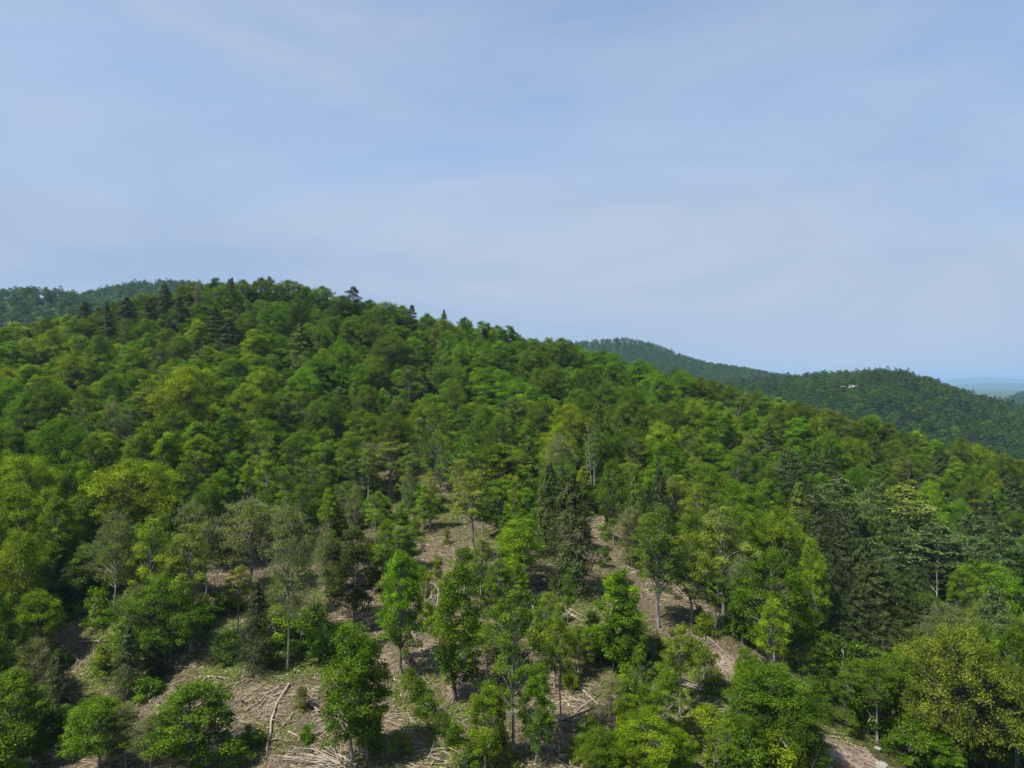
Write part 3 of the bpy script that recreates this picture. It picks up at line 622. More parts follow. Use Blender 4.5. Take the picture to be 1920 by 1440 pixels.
B('snag','T',1108,938,800,60,'tall dead grey trunk with bare side branches at the forest edge','tall dead trunk',var=2); B('snag','T',1100,936,846,40,var=0); B('pine','O',1113,930,755,46,var=2)
B('bare','S',1050,940,812,72,'hazy twiggy dome of pale branches at the forest edge','hazy twiggy dome',var=1)
B('snag','T',1012,905,848,14); B('snag','T',546,735,662,34)
for a in [('tall','S',900,1140,1010,56),('tall','M',935,1190,1050,60),('loose','L',1020,1210,1110,70),('loose','M',1040,1290,1150,80),('loose','L',1085,1260,1170,76),('tall','L',1100,1190,1080,50),
 ('loose','L',1200,1330,1215,80),('loose','Y',1225,1240,1140,66),('egg','L',1320,1400,1290,84),('loose','L',1345,1330,1215,80),('tall','L',1250,1420,1255,60),('loose','M',1090,1440,1330,80),('egg','L',1060,1400,1320,60),
 ('tall','S',445,1190,1060,54),('loose','S',505,1150,1020,70),('tall','M',520,1205,1070,50),('tall','S',560,1150,1030,50),('loose','M',620,1120,990,70),
 ('loose','M',835,1200,1085,74),('loose','L',815,1060,960,66),('tall','S',905,1000,870,54),('tall','S',865,985,850,46),('loose','L',705,1020,920,66),('loose','M',665,960,860,70),('tall','S',690,945,840,46),('loose','S',760,930,830,56),
 ('loose','L',1215,1080,960,70),('tall','S',1160,1075,965,50),('loose','M',1320,1120,1000,80),('tall','M',1340,1190,1070,54),('tall','S',1300,1130,1000,50),('tall','M',960,1080,950,50),('loose','M',880,1190,1070,70),
 ('egg','M',130,1420,1320,60),('egg','M',1400,1440,1340,80),('loose','L',1360,1450,1350,90),('egg','L',1180,1400,1300,70),('round','L',1150,1450,1375,90)]: B(*a)
# ---- the forest canopy, by tops
for a in [
 ('egg','Y',30,602,62),('round','Y',52,634,66),('round','Y',102,616,62),('round','O',85,592,50),('egg','G',15,640,56),
 ('hemlock','D',160,562,46,17,'pointed dark conifer standing on the ridge shoulder','pointed shoulder conifer'),('hemlock','D',240,558,58),('hemlock','D',310,527,42,17,'dark ridge conifer just under the far green hill','dark ridge conifer'),('egg','O',347,526,48),
 ('hemlock','D',405,576,54),('hemlock','D',432,600,74),('hemlock','D',280,560,50),('hemlock','D',205,588,50),('hemlock','D',50,618,34),('hemlock','D',452,572,50),('hemlock','D',340,560,50),('round','O',180,585,48),('round','M',265,548,44),
 ('round','Y',145,658,94,None,'golden-green round crown on the far side of the forest','golden-green round crown'),('round','M',186,628,64),('round','M',250,650,54),('egg','G',276,624,32),('loose','O',300,644,44),('wide','M',336,630,66),('round','Y',365,600,50),
 ('wide','M',86,712,96,18),('round','G',38,738,76),('round','G',18,708,56),('wide','G',112,790,118,17,'broad leafy green crown over dark gaps','broad leafy crown'),('round','L',196,766,56),('round','M',212,700,64),('bare','T',216,752,50),
 ('wide','Y',350,686,128,20,'biggest golden crown in the middle of the forest','biggest golden crown'),('round','Y',392,694,56),('round','M',310,826,50),('egg','L',318,812,66),('round','Y',372,818,78,16,'yellow egg-shaped crown below the biggest golden crown','yellow egg-shaped crown'),('round','O',262,808,66),('round','O',172,818,66),
 ('egg','G',427,765,56,17,'emerald tree on a long bare trunk at a dark gap','emerald gap tree'),('wide','Y',468,720,88),('round','M',440,672,56),('round','Y',494,688,70),
 ('wide','Y',45,856,132,16,'golden dome at the picture edge','golden edge dome'),('wide','Y',252,864,176,17,'widest golden dome in the forest','widest golden dome'),('round','L',160,860,44),('egg','M',128,868,76),('round','M',105,935,90),('round','Y',30,905,90),
 ('bare','O',215,958,90),('loose','Y',285,970,84),('bare','O',362,940,90),('round','M',330,1000,70,9),('round','M',100,1010,80,10),('loose','M',160,1020,80,9),('round','Y',40,990,80),('loose','M',215,1025,80,8),('round','M',270,1030,76,7),
 ('round','M',385,905,70),('egg','M',640,810,56),('round','M',60,1040,70,10),('round','D',150,1060,80,7),
 ('round','M',490,513,52),('loose','M',505,512,30),('wide','M',540,518,74),('round','M',572,526,52),('round','M',604,536,60),('round','M',640,553,84),('round','M',692,552,44),('round','M',722,566,62),('round','M',455,522,56),('round','G',425,530,60),
 ('round','M',800,572,46),('round','G',872,586,42),('loose','G',905,586,50),('round','G',935,594,46),('egg','M',955,600,40),('egg','Y',915,608,34),
 ('round','G',512,578,64),('egg','Y',478,618,56),('round','O',460,586,54),('hemlock','O',562,606,64),('round','M',600,606,66),('round','M',560,560,60),('round','M',660,600,70),('round','O',690,600,60),
 ('wide','G',640,634,68,21,'tallest bright maple in the upper forest','tallest bright maple'),('round','G',600,664,86),('round','G',676,682,60),('wide','O',702,668,76),('wide','O',732,632,92),('loose','O',770,688,68),('egg','G',720,728,32),('round','O',690,724,60),
 ('round','M',610,742,90),('round','G',570,690,74),('round','M',505,738,62),('loose','Y',480,788,60),('round','M',552,818,66),('wide','Y',682,768,78),('wide','O',742,772,74),('round','Y',796,752,70),('round','O',655,812,54),('loose','M',590,850,80),('tall','L',500,850,44),('tall','L',475,860,44),('loose','M',540,870,60),
 ('wide','O',832,600,64),('round','G',870,640,64),('egg','L',902,660,46),('round','G',842,620,52),('wide','G',922,688,94,None,'wide bright green crown on the middle slope','wide bright crown'),('round','G',968,708,84),('egg','G',1002,726,60),('round','M',1000,650,72),('wide','M',1052,634,72),('loose','M',1045,616,40),
 ('round','M',1010,690,62),('wide','O',1032,690,84),('round','G',1082,648,72),('wide','G',1130,648,84),('round','M',1102,684,62),('round','M',1152,680,62),('round','M',1140,714,62),('round','M',1090,730,64),('wide','G',1202,668,84),('round','G',1232,698,74),
 ('round','M',1182,728,62),('round','O',1222,758,82),('round','O',1170,756,70),('wide','O',1022,752,84),('round','Y',1072,758,82),('egg','Y',980,740,62),('loose','O',960,742,62),('round','O',852,716,62),('round','M',902,760,64),('round','M',942,778,74),('egg','G',992,788,44),
 ('round','Y',1045,796,70),('round','Y',1240,790,64),('round','M',1182,800,74),('round','G',1232,826,64),('loose','O',1200,820,52),('round','M',870,760,60),('round','M',930,830,66),
 ('round','G',1280,686,72),('round','O',1312,698,62),('round','M',1372,722,64),('round','M',1262,758,62),('egg','G',1350,756,54,18,'upright bright green tree on the right shoulder slope','upright bright tree'),('loose','O',1386,744,54),('round','O',1420,722,58),('egg','G',1430,744,44),('round','G',1410,770,54),
 ('round','O',1470,758,62),('egg','L',1460,728,44),('round','O',1500,724,62),('wide','O',1552,734,74),('loose','O',1520,752,62),('egg','G',1500,784,62),('round','Y',1530,782,58),('round','G',1552,808,66),('wide','Y',1592,818,76),('round','M',1622,758,62),
 ('loose','Y',1406,808,56),('hemlock','D',1442,800,56),('loose','Y',1310,820,54),('round','G',1336,828,64),('round','G',1252,828,64),('loose','M',1382,848,56),
 ('pine','P',1480,846,56,19,'layered pine with a long bare pale trunk','bare-trunked pine'),('round','G',1602,878,76,16,'bright green tree among the blue-green pines','bright pine-side tree'),('hemlock','D',1555,842,56),
 ('round','G',1632,752,52),('egg','O',1662,768,44),('round','M',1692,788,62),('egg','Y',1722,798,52),('wide','O',1682,826,66),('round','Y',1832,828,62),('round','M',1882,850,64),('round','O',1800,816,56),('loose','O',1702,852,76),('hemlock','D',1762,848,62),
 ('egg','G',1790,868,44),('egg','Y',1860,884,34),('wide','O',1822,888,64),('round','L',1742,902,66),('round','G',1792,938,66),('egg','G',1866,918,40),('hemlock','D',1902,898,56),('hemlock','D',1850,930,56),('round','M',1905,960,60),
 ('pine','S',1690,912,98,21,'large pale pine with flat tiers of boughs','large tiered pine'),('pine','P',1760,986,96,20,'broad tiered pine below the large pale one','broad lower pine'),('pine','P',1832,962,62),('pine','P',1572,896,82),('pine','P',1640,900,58),('pine','P',1882,985,70),('pine','P',1862,1108,66),('hemlock','M',1790,1015,70),('pine','P',1845,1015,70),('round','M',1735,1010,60),('round','G',1905,1030,60),
 ('wide','G',1862,1058,136,16,'large bright rounded tree beyond the hemlock stand','large bright rounded tree'),('round','G',1872,1196,80),('round','L',1800,1060,60),('loose','S',1832,1118,52),('bare','O',1782,1132,110,15,'hazy olive twiggy crown above the bronze-olive tree','hazy olive crown'),('round','M',1905,1180,70),('wide','O',1840,1170,80),
 ('hemlock','D',1642,1050,128,14,'broadest hemlock of the dark stand','broadest hemlock'),('hemlock','D',1692,1088,112,11.5),('hemlock','D',1582,990,104,15),('hemlock','D',1556,1100,84,10.5),('hemlock','D',1610,1098,104,11),('hemlock','D',1660,1150,100,8.5),('hemlock','D',1560,1030,84,13),('hemlock','D',1620,1010,84,15),('hemlock','D',1720,1060,80,13),('hemlock','D',1540,930,70),('hemlock','D',1600,950,70),('hemlock','D',1590,1150,84,7.5),('hemlock','D',1735,1130,70,10),
 ('egg','L',1530,1010,50),('hemlock','O',1500,905,66),('round','M',1440,900,66),('hemlock','O',1650,975,60),('hemlock','D',1240,880,60),('loose','S',1265,890,64),('loose','Y',1310,905,80),('round','G',1375,900,66),('loose','Y',1270,935,90),('round','M',1330,870,60),('hemlock','O',1190,880,56),('round','M',1150,860,56),('hemlock','O',1020,880,50),
 ('pine','D',660,530,30,20,'lone spiky pine rising above the ridge skyline','lone ridge pine'),('pine','D',772,563,20,17,'smaller spiky pine on the descending skyline','smaller skyline pine'),('hemlock','M',832,576,28),('egg','D',405,520,34),('hemlock','D',432,522,34),('bare','T',374,524,22)]:
    F(*a)
# snapped pale fork standing out of the dark hemlocks
x_, y_ = ray_top(1764, 1078, 14); add('snag', 'T', x_, y_ + 1, 14.0, 3.0, 'snapped pale forked trunk rising out of the dark hemlocks', 'pale forked trunk', var=1)

# ---- the forest between them, from a map of what grows where
TM = {520: ['M','DM','DMM','MMG','MM','MG','M','M','M','M','M','M'], 600: ['YM','DOM','DMMY','GMM','GMM','GMM','MG','GM','M','M','M','O'],
      680: ['YMM','MYG','YMG','GYM','MMG','GGM','MGG','GMM','GMM','MMG','MMG','OM'], 760: ['GMM','MGM','YGM','MGM','OYM','GMY','YGM','MGY','GYM','OYGM','OMGM','OMG'],
      840: ['YMM','YYM','YGM','MGS','SYM','GYM','MOG','MGYO','MGM','GMMP','ODMG','OMMY'], 920: ['MMY','YOM','SMO','SMM','SM','GYM','DSM','YSM','YMM','DDM','PMMG','GMMP'],
      1000: ['MDM','OMM','SM','MM','MG','GM','DM','YS','MYM','DDDO','MDPM','GPM'], 1080: ['MDG','MG','MM','MM','M','M','M','M','MM','DDD','DMM','GGM'],
      1160: ['MDM','MM','M','M','M','M','M','M','MM','DDM','MMO','OMG'], 1240: ['MMO','M','M','M','M','M','M','M','MM','MM','MMO','OMM']}
def tone_at(u, v):
    r = min(max(int((v - 500) // 80) * 80 + 520, 520), 1240); c = min(max(int(u // 160), 0), 11)
    return random.choice(TM[r][c])
rf = random.Random(5)
hx = np.array([[t['x'], t['y'], t['W']] for t in TREES])
fx, fw = [], []
LISTED = [t for t in TREES]
lu = np.array([[t['u'], t['vt'], t['vb'], t['wp'], t['y'], t['H']] for t in LISTED])
for k in range(16000):
    y = math.sqrt(rf.uniform(62 ** 2, 345 ** 2)); x = rf.uniform(-0.92, 0.92) * y
    if bool(in_clear(np.array([x]), np.array([y]))[0]): continue
    W = rf.triangular(5.2, 10.5, 7.2)
    if (np.hypot(hx[:, 0] - x, hx[:, 1] - y) < 0.36 * (hx[:, 2] + W)).any(): continue
    if fx and (np.hypot(np.array(fx)[:, 0] - x, np.array(fx)[:, 1] - y) < 0.42 * (np.array(fw) + W)).any(): continue
    fx.append((x, y)); fw.append(W)
z_ = ground(np.array([p[0] for p in fx]), np.array([p[1] for p in fx]), True)
for (x, y), W, z in zip(fx, fw, z_):
    H = rf.uniform(13.0, 16.5); u, vt = px(x, y, z + H)
    t = tone_at(u, vt + 30)
    if y < 112 and x > 20:                       # below the hemlock stand only low mixed growth
        t = rf.choice('MMGLMO'); H *= 0.62; W *= 0.8
        if y < 84 and u < 1740: continue
    if t == 'D' and vt < 640 and rf.random() < 0.5: form = 'egg'; H *= 0.9
    elif t == 'D': form = 'hemlock'; W *= 0.98
    elif t == 'P': form = 'pine'; H *= 1.15; W *= 0.9
    elif t == 'S': form = rf.choice(['loose', 'loose', 'bare'])
    elif y > 150: form = rf.choice(['round', 'round', 'wide', 'round', 'loose']); W *= 1.3; H *= rf.uniform(0.85, 1.05)
    elif t == 'O': form = rf.choice(['round', 'wide', 'loose', 'round'])
    else: form = rf.choice(['round', 'round', 'wide', 'egg', 'loose'])
    # a filler must not stand in front of the face of a listed tree
    for _ in range(4):
        vt = CY - FPX * (z + H) / y; wp = W / y * FPX
        hit = (lu[:, 4] > y + 2) & (np.abs(lu[:, 0] - u) < 0.5 * (lu[:, 3] * 0.7 + wp * 0.8)) & (vt < lu[:, 1] + np.minimum(lu[:, 2] - lu[:, 1], lu[:, 3]) * 0.55) 
        hit &= (CY - FPX * z / y > lu[:, 1])
        if not hit.any(): break
        H *= 0.82; W *= 0.9
    if H < 7.5: continue
    add(form, t, x, y, H, W, fill=True)
# ---- shrubs in the clearing and along its edges
SH = [(1190,1235,40),(1215,1215,36),(1250,1290,50),(1290,1300,44),(1320,1290,56),(1350,1320,60),(1385,1350,50),(1330,1370,60),(1290,1400,56),(1370,1400,60),(1410,1430,64),(1340,1435,60),(1250,1410,60),(1180,1310,54),(1210,1340,52),(1160,1235,50),
      (1085,1215,62),(1050,1225,56),(1110,1235,46),(1035,1190,40),(1110,1190,50),(1130,1160,44),(1185,1200,44),(1225,1245,54),(1265,1250,46),(1305,1240,44),(1350,1260,34),(1400,1290,52),(1530,1405,46),(1505,1380,50),(1545,1350,40),(1590,1375,40),
      (520,1215,70),(560,1220,70),(590,1195,56),(610,1235,56),(450,1225,60),(425,1240,50),(500,1250,48),(640,1225,60),(380,1180,50),(335,1165,50),(430,1150,56),(350,1205,44),(300,1268,44),(240,1225,50),(200,1262,56),(165,1255,36),(270,1310,50),(150,1150,60),(190,1170,50),(110,1255,40),
      (690,1135,60),(735,1125,48),(800,1170,50),(830,1190,56),(790,1110,44),(700,1190,40),(870,1080,50),(900,1110,56),(930,1150,56),(985,1180,60),(1010,1210,50),(880,1200,54),(840,1130,44),(760,1040,40),(700,1050,44),(650,1080,44),
      (780,960,44),(815,960,36),(850,935,44),(900,930,44),(930,975,50),(960,965,40),(690,930,48),(650,930,40),(720,975,44),(680,985,40),(750,985,36),(780,1005,36),(840,985,40),(1125,960,36),(1150,975,36),(1000,1010,40),(1140,1010,36),(1200,1050,36),
      (1100,1330,40),(1070,1290,36),(920,1330,50),(860,1370,40),(940,1430,56),(880,1440,50),(1040,1440,50),(1075,1420,40),(750,1420,40),(470,1400,40),(440,1440,50),(520,1420,36),(575,1390,30),(700,1400,36),(1170,1400,60),(1110,1400,50),(1240,1460,60),(1390,1460,70),(1460,1450,70),(1520,1445,60),
      (770,1290,34),(785,1315,36),(805,1345,36),(830,1375,36),(850,1400,34),(1465,1290,40),(1500,1300,44),(1430,1215,44),(1380,1195,44),(1320,1190,40),(1480,1210,50),(1525,1310,40),(1550,1310,44),(1600,1340,50),(1640,1380,56),(1700,1430,60),(1680,1400,56),(1750,1420,50),(1620,1300,60),(1560,1260,60),(1600,1250,60),(1730,1380,60),(1690,1340,60),(1800,1410,60),(1850,1400,60),(1900,1420,60)]
for (u, v, w) in SH:
    x, y = ray_ground(u, v, 40); W = w * y / FPX * 1.15
    t = rf.choice('YLSLYM') if u > 1020 and v > 1150 and u < 1480 else rf.choice('MMLGY')
    if u > 1480: t = rf.choice('MGM')
    if u < 680: t = rf.choice('MMGL')
    add(rf.choice(['shrub', 'shrub', 'bush']), t, x, y, W * rf.uniform(0.75, 1.2), W)

# ---- airy leftover trees and saplings standing about the clearing
XTRA = []
for k in range(230):
    y = math.sqrt(rf.uniform(70 ** 2, 180 ** 2)); x = rf.uniform(-0.62, 0.5) * y
    if not bool(in_clear(np.array([x]), np.array([y]))[0]): continue
    if any(math.hypot(t['x'] - x, t['y'] - y) < (2.6 if t['form'] in ('shrub', 'bush') else 4.0) for t in TREES[-600:] if t['y'] < 190): continue
    small = rf.random() < 0.45
    if small: f, H, W = 'bush', rf.uniform(2.2, 4.6), rf.uniform(1.8, 3.0)
    else: f, H, W = rf.choice(['tall', 'tall', 'tall', 'bare']), rf.uniform(9.5, 15), rf.uniform(3.0, 4.6)
    z = gz(x, y); u, vt = px(x, y, z + H); wp = W / y * FPX
    hit = (lu[:, 4] > y + 1) & (np.abs(lu[:, 0] - u) < 0.5 * (lu[:, 3] * 0.85 + wp * 0.8)) & (vt < lu[:, 1] + np.minimum(lu[:, 2] - lu[:, 1], lu[:, 3]) * 0.6) & (CY - FPX * z / y > lu[:, 1]) & np.array([bool(t['label']) for t in LISTED])
    if hit.any(): continue
    n0 = len(TREES); add(f, 'T' if f == 'bare' else rf.choice('SLLYM'), x, y, H, W); XTRA.append(id(TREES[-1]))
XTRA = set(XTRA)
# ---- keep the bare ground bare: growth that would stand in front of it is narrowed or left out
OPEN = [(500,1300),(540,1310),(570,1280),(520,1340),(560,1350),(480,1320),(590,1330),(520,1390),(575,1390),(720,1330),(760,1360),(800,1400),(715,1400),(780,1200),(800,1230),(830,1250),(850,1280),(820,1290),(850,1330),(870,1370),
 (880,1300),(770,1180),(730,1200),(720,1150),(740,1130),(815,1130),(1060,1290),(1090,1270),(1110,1300),(1040,1330),(1080,1340),(1060,1380),(1030,1410),(1040,1260),(1120,1270),(1130,1010),(1150,1060),(1120,1060),(1140,1090),(1150,980),(1135,960),(1110,1115),
 (1070,1140),(1090,1160),(1120,1140),(1130,1110),(1260,1070),(1290,1110),(1320,1140),(1260,1130),(1230,1190),(1340,1200),(1350,1240),(1370,1250),(1210,1180),(830,985),(800,1000),(860,1000),(790,970),(840,960),(850,930),(820,1020),
 (150,1220),(170,1240),(140,1240),(130,1265),(180,1210),(200,1200),(400,1270),(380,1250),(430,1280),(340,1250),(450,1270),(360,1240),(470,1200),(1600,1410),(1630,1420),(1570,1400),(1660,1435),(1500,1250),(1515,1270),(1540,1300),(600,1120),(590,1090),(735,900),(720,910),(640,890),
 (480,1110),(500,1090),(390,1090),(400,1140),(330,1200),(350,1180),(310,1260),(1345,1425),(1300,1290),(1222,1268),(1190,1300),(1365,1290),(1330,1370),(1150,1340),(650,1110),(690,1120),(700,1150)]
OA = np.array(OPEN, float)
def covers(t, k=0.92):
    h = t['vb'] - t['vt']; lo = t['vb'] - h * (0.5 if t['form'] == 'tall' else 0.3 if t['form'] in ('loose', 'round', 'wide', 'bare') else 0.08); c = (t['vt'] + lo) / 2
    e = ((OA[:, 0] - t['u']) / (t['wp'] / 2 * k)) ** 2 + ((OA[:, 1] - c) / ((lo - t['vt']) / 2 * k)) ** 2
    return ((e < 1) & (OA[:, 1] < t['vb'] - 4)).any()
keep = []
for t in TREES:
    if t['form'] != 'snag' and t['y'] < 190 and not t['label'] and covers(t):
        for f in ((0.85, 0.8) if id(t) not in XTRA else (0.9,)):
            t['W'] *= f; t['wp'] *= f
            if not covers(t): break
        if covers(t):
            if not t['label']: continue
            print('open ground hidden by', t['label'])
    elif t['form'] != 'snag' and t['label'] and t['y'] < 190 and covers(t): t['W'] *= 0.87; t['wp'] *= 0.87
    keep.append(t)
TREES[:] = keep
# ---- which fillers are seen best: paint crowns from near to far on a coarse picture
GW, GH = 640, 480; owner = np.full((GH, GW), -1)
vis = np.zeros(len(TREES), int)
for i in sorted(range(len(TREES)), key=lambda k: TREES[k]['y']):
    t = TREES[i]; cbf = 0.25 if t['form'] not in ('tall',) else 0.5
    u, v0 = t['u'] / 3, t['vt'] / 3; v1 = v0 + (t['vb'] / 3 - v0) * (1 - cbf); rx = max(t['wp'] / 6, 0.7); ry = max((v1 - v0) / 2, 0.7)
    a0, a1, b0, b1 = int(max(u - rx, 0)), int(min(u + rx + 1, GW)), int(max(v0, 0)), int(min(v1 + 1, GH))
    if a1 <= a0 or b1 <= b0: continue
    vv, uu = np.mgrid[b0:b1, a0:a1]
    el = ((uu + .5 - u) / rx) ** 2 + ((vv + .5 - (v0 + v1) / 2) / ry) ** 2 < 1
    sub = owner[b0:b1, a0:a1]; free = el & (sub < 0); vis[i] = int(free.sum()); sub[free] = i
for i, t in enumerate(TREES): t['vis'] = int(vis[i])
MAXK = 285
SINGLE, REST = [], []
cnt = {}
for i in sorted(range(len(TREES)), key=lambda k: (TREES[k]['fill'], -TREES[k]['vis'])):
    t = TREES[i]; k = KIND[t['form']]
    if (t['fill'] and (t['vis'] < 14 or cnt.get(k, 0) >= MAXK)): REST.append(t)
    else: cnt[k] = cnt.get(k, 0) + 1; SINGLE.append(t)
print('trees', len(TREES), 'single', len(SINGLE), cnt, 'rest', len(REST), round(time.time() - T0, 1))

# ---- labels: what it looks like and where it stands by a landmark anyone can find
TW = {'G': 'bright green', 'L': 'light green', 'Y': 'yellow-green', 'M': 'mid-green', 'O': 'olive', 'D': 'dark green', 'B': 'bronze-olive', 'P': 'blue-green', 'S': 'pale green', 'T': 'grey'}
FW = {'round': 'round-crowned tree', 'wide': 'wide-crowned tree', 'egg': 'tapering leafy tree', 'column': 'narrow leafy tree', 'loose': 'loose-crowned tree', 'tall': 'slender-stemmed tree', 'bare': 'thinly leafed twiggy tree',
      'hemlock': 'hemlock', 'pine': 'pine', 'snag': 'dead bare trunk', 'shrub': 'low rounded shrub', 'bush': 'upright bushy shrub'}
ORD = ['', 'second', 'third', 'fourth', 'fifth', 'sixth', 'seventh', 'eighth', 'ninth', 'tenth', 'eleventh', 'twelfth']
LAND = [t for t in SINGLE if t['land']]
def centre(t): return t['u'], t['vt'] + 0.35 * (t['vb'] - t['vt'])
bins = {}
for t in SINGLE:
    if t['label']: continue
    u, v = centre(t); best = None
    for L in LAND:
        lu_, lv_ = centre(L); d = math.hypot(u - lu_, v - lv_)
        if best is None or d < best[0]: best = (d, L, u - lu_, v - lv_)
    d, L, du, dv = best
    rel = ('right of' if du > 0 else 'left of') if abs(du) > abs(dv) else ('downhill of' if dv > 0 else 'uphill of')
    bins.setdefault((t['tone'], t['form'], rel, L['land']), []).append((d, t))
for (tone, form, rel, land), rows in bins.items():
    rows.sort(key=lambda r: r[0])
    for k, (d, t) in enumerate(rows):
        o = '' if len(rows) == 1 else ('nearest ' if k == 0 else ORD[min(k, 11)] + ' ')
        t['label'] = f"{o}{TW[tone]} {FW[form]} {rel} the {land}"

def build(t):
    fam = PRO[t['form']]
    if t['form'] in ('round', 'wide') and t['W'] > 10.2: fam = PRO['dome']
    p = fam[t['var'] % len(fam) if t['var'] is not None else rf.randrange(len(fam))]
    nm = KIND[t['form']]
    e = link(nm, None, None, (t['x'], t['y'], t['z'])); e.empty_display_size = 0.5
    s = t['W'] / p['W'] if t['form'] != 'snag' else min(max(t['W'] / p['W'], 0.8), 1.15); e.scale = (s, s, t['H'] / p['H'])
    e.rotation_euler = (rf.gauss(0, 0.022), rf.gauss(0, 0.022), rf.uniform(0, 6.283)) if t['lean'] is None else (t['lean'][0], t['lean'][1], 0)
    tag(e, t['label'], CAT[nm], GROUP[nm])
    c = TONE[t['tone']]; j = rf.uniform(0.84, 1.18); h = rf.uniform(-0.08, 0.06) if t['tone'] != 'B' else -0.06
    tr = link('trunk' if CAT[nm] == 'tree' else 'stem', p['trunk'], e)
    if t['form'] == 'snag':
        for bm_ in p['branches']: link('branch', bm_, e)
        return
    cr = link('crown', p['crown'], e)
    cr.color = (c[0] * j * (1 + h), c[1] * j, c[2] * j, 1)
for t in SINGLE: build(t)
# conifers that break the skyline of the second hill
for k, (u, vt, w, what) in enumerate([(1538,694,7,'first'),(1546,693,8,'second'),(1561,695,7,'third'),(1606,690,7,'fourth'),(1622,688,9,'fifth'),(1629,688,7,'sixth'),(1650,687,9,'seventh'),(1664,686,9,'eighth'),(1678,687,9,'ninth'),(1740,705,8,'last')]):
    y = 872.0 * (1 + 0.05 * math.sin(u / 170.0)); x = (u - CX) / FPX * y; z = float(ground(np.array([x]), np.array([y]))[0]); H = max((CY - vt) / FPX * y - z, 9)
    p = PRO['lodconifer'][k % 2]; e = link('pine_tree', None, None, (x, y, z)); W = w * y / FPX * 1.2; e.scale = (W / p['W'], W / p['W'], H / p['H']); e.rotation_euler = (0, 0, k)
    tag(e, f'{what} dark pine from the left on the far hill skyline above the drone', 'tree', 'pines on the far skyline')
    link('trunk', p['trunk'], e); cr = link('crown', p['crown'], e); cr.color = (0.026, 0.042, 0.018, 1)
# round crowns on the second hill that stand out from the rest
for k, (u, v, w, tn) in enumerate([(1720,765,22,'L'),(1790,800,20,'L'),(1850,790,22,'L'),(1870,775,20,'P')]):
    y = 640.0; x = (u - CX) / FPX * y
    dd = np.arange(420, 900, 2.0); zz = -(v - CY) / FPX * dd; xx = (u - CX) / FPX * dd
    b_ = zz <= ground(xx, dd) + 14; y = float(dd[int(np.argmax(b_))]) if b_.any() else 640.0; x = (u - CX) / FPX * y; z = float(ground(np.array([x]), np.array([y]))[0])
    p = PRO['lod'][k % 2]; e = link('broadleaf_tree', None, None, (x, y, z)); W = w * y / FPX; e.scale = (W / p['W'], W / p['W'], 15 / p['H'])
    tag(e, ['light green round tree high on the far hill below its skyline', 'light green round tree low on the far hill beside the shoulder', 'wide light green tree on the far hill near the blue valley', 'blue-green tree on the far hill near the blue valley'][k], 'tree', 'trees on the far hill')
    link('trunk', p['trunk'], e); cr = link('crown', p['crown'], e); cr.color = (*TONE[tn], 1)

# ---- the rest: woods that read as one mass, instanced on points
def woods(name, pts, sc, rot, idx, tint, protos, label):
    me = bpy.data.meshes.new(name); me.vertices.add(len(pts)); me.vertices.foreach_set('co', np.asarray(pts, np.float32).ravel())
    for nm, ty, val in (('scl', 'FLOAT_VECTOR', sc), ('rot', 'FLOAT', rot), ('idx', 'INT', idx), ('tint', 'FLOAT_VECTOR', tint)):
        a = me.attributes.new(nm, ty, 'POINT'); key = 'vector' if ty == 'FLOAT_VECTOR' else 'value'
        a.data.foreach_set(key, np.asarray(val, np.int32 if ty == 'INT' else np.float32).ravel())
    o = link(name, me); o.color = (0, 0, 0, 1); tag(o, label, None, None, 'stuff')
    ng = bpy.data.node_groups.new(name, 'GeometryNodeTree')
    ng.interface.new_socket('Geometry', in_out='INPUT', socket_type='NodeSocketGeometry'); ng.interface.new_socket('Geometry', in_out='OUTPUT', socket_type='NodeSocketGeometry')
    n, l = ng.nodes, ng.links
    gi, go, jn = n.new('NodeGroupInput'), n.new('NodeGroupOutput'), n.new('GeometryNodeJoinGeometry')
    def na(nm, ty):
        q = n.new('GeometryNodeInputNamedAttribute'); q.data_type = ty; q.inputs['Name'].default_value = nm; return q.outputs['Attribute']
    s_, r_, i_ = na('scl', 'FLOAT_VECTOR'), na('rot', 'FLOAT'), na('idx', 'INT')
    cx = n.new('ShaderNodeCombineXYZ'); l.new(r_, cx.inputs['Z'])
    for k, ob in enumerate(protos):
        oi = n.new('GeometryNodeObjectInfo'); oi.inputs['Object'].default_value = ob; oi.inputs['As Instance'].default_value = True; oi.transform_space = 'ORIGINAL'
        cmp_ = n.new('FunctionNodeCompare'); cmp_.data_type = 'INT'; cmp_.operation = 'EQUAL'
        ins = [s for s in cmp_.inputs if s.enabled and s.type == 'INT']
        l.new(i_, ins[0]); ins[1].default_value = k
        ip = n.new('GeometryNodeInstanceOnPoints')
        l.new(gi.outputs[0], ip.inputs['Points']); l.new(cmp_.outputs['Result'], ip.inputs['Selection']); l.new(oi.outputs['Geometry'], ip.inputs['Instance'])
        l.new(cx.outputs[0], ip.inputs['Rotation']); l.new(s_, ip.inputs['Scale']); l.new(ip.outputs[0], jn.inputs[0])
    l.new(jn.outputs[0], go.inputs[0])
    md = o.modifiers.new('woods', 'NODES'); md.node_group = ng
    return o
def crown_of(mesh): return next(o for o in C.objects if o.data is mesh)
def tint_of(tone):
    c = TONE[tone]; j = rf.uniform(0.84, 1.18); h = rf.uniform(-0.1, 0.1); return (c[0] * j * (1 + h), c[1] * j, c[2] * j)
forms = ['round', 'wide', 'egg', 'loose', 'bare', 'hemlock', 'pine']
pr, base_i = [], {}
have = {o.data for o in C.objects if o.type == 'MESH'}
for f in forms:
    ok = [p for p in PRO[f] if p['crown'] in have]
    base_i[f] = [(len(pr) + 2 * k, p) for k, p in enumerate(ok)]
    for p in ok: pr += [crown_of(p['crown']), crown_of(p['trunk'])]
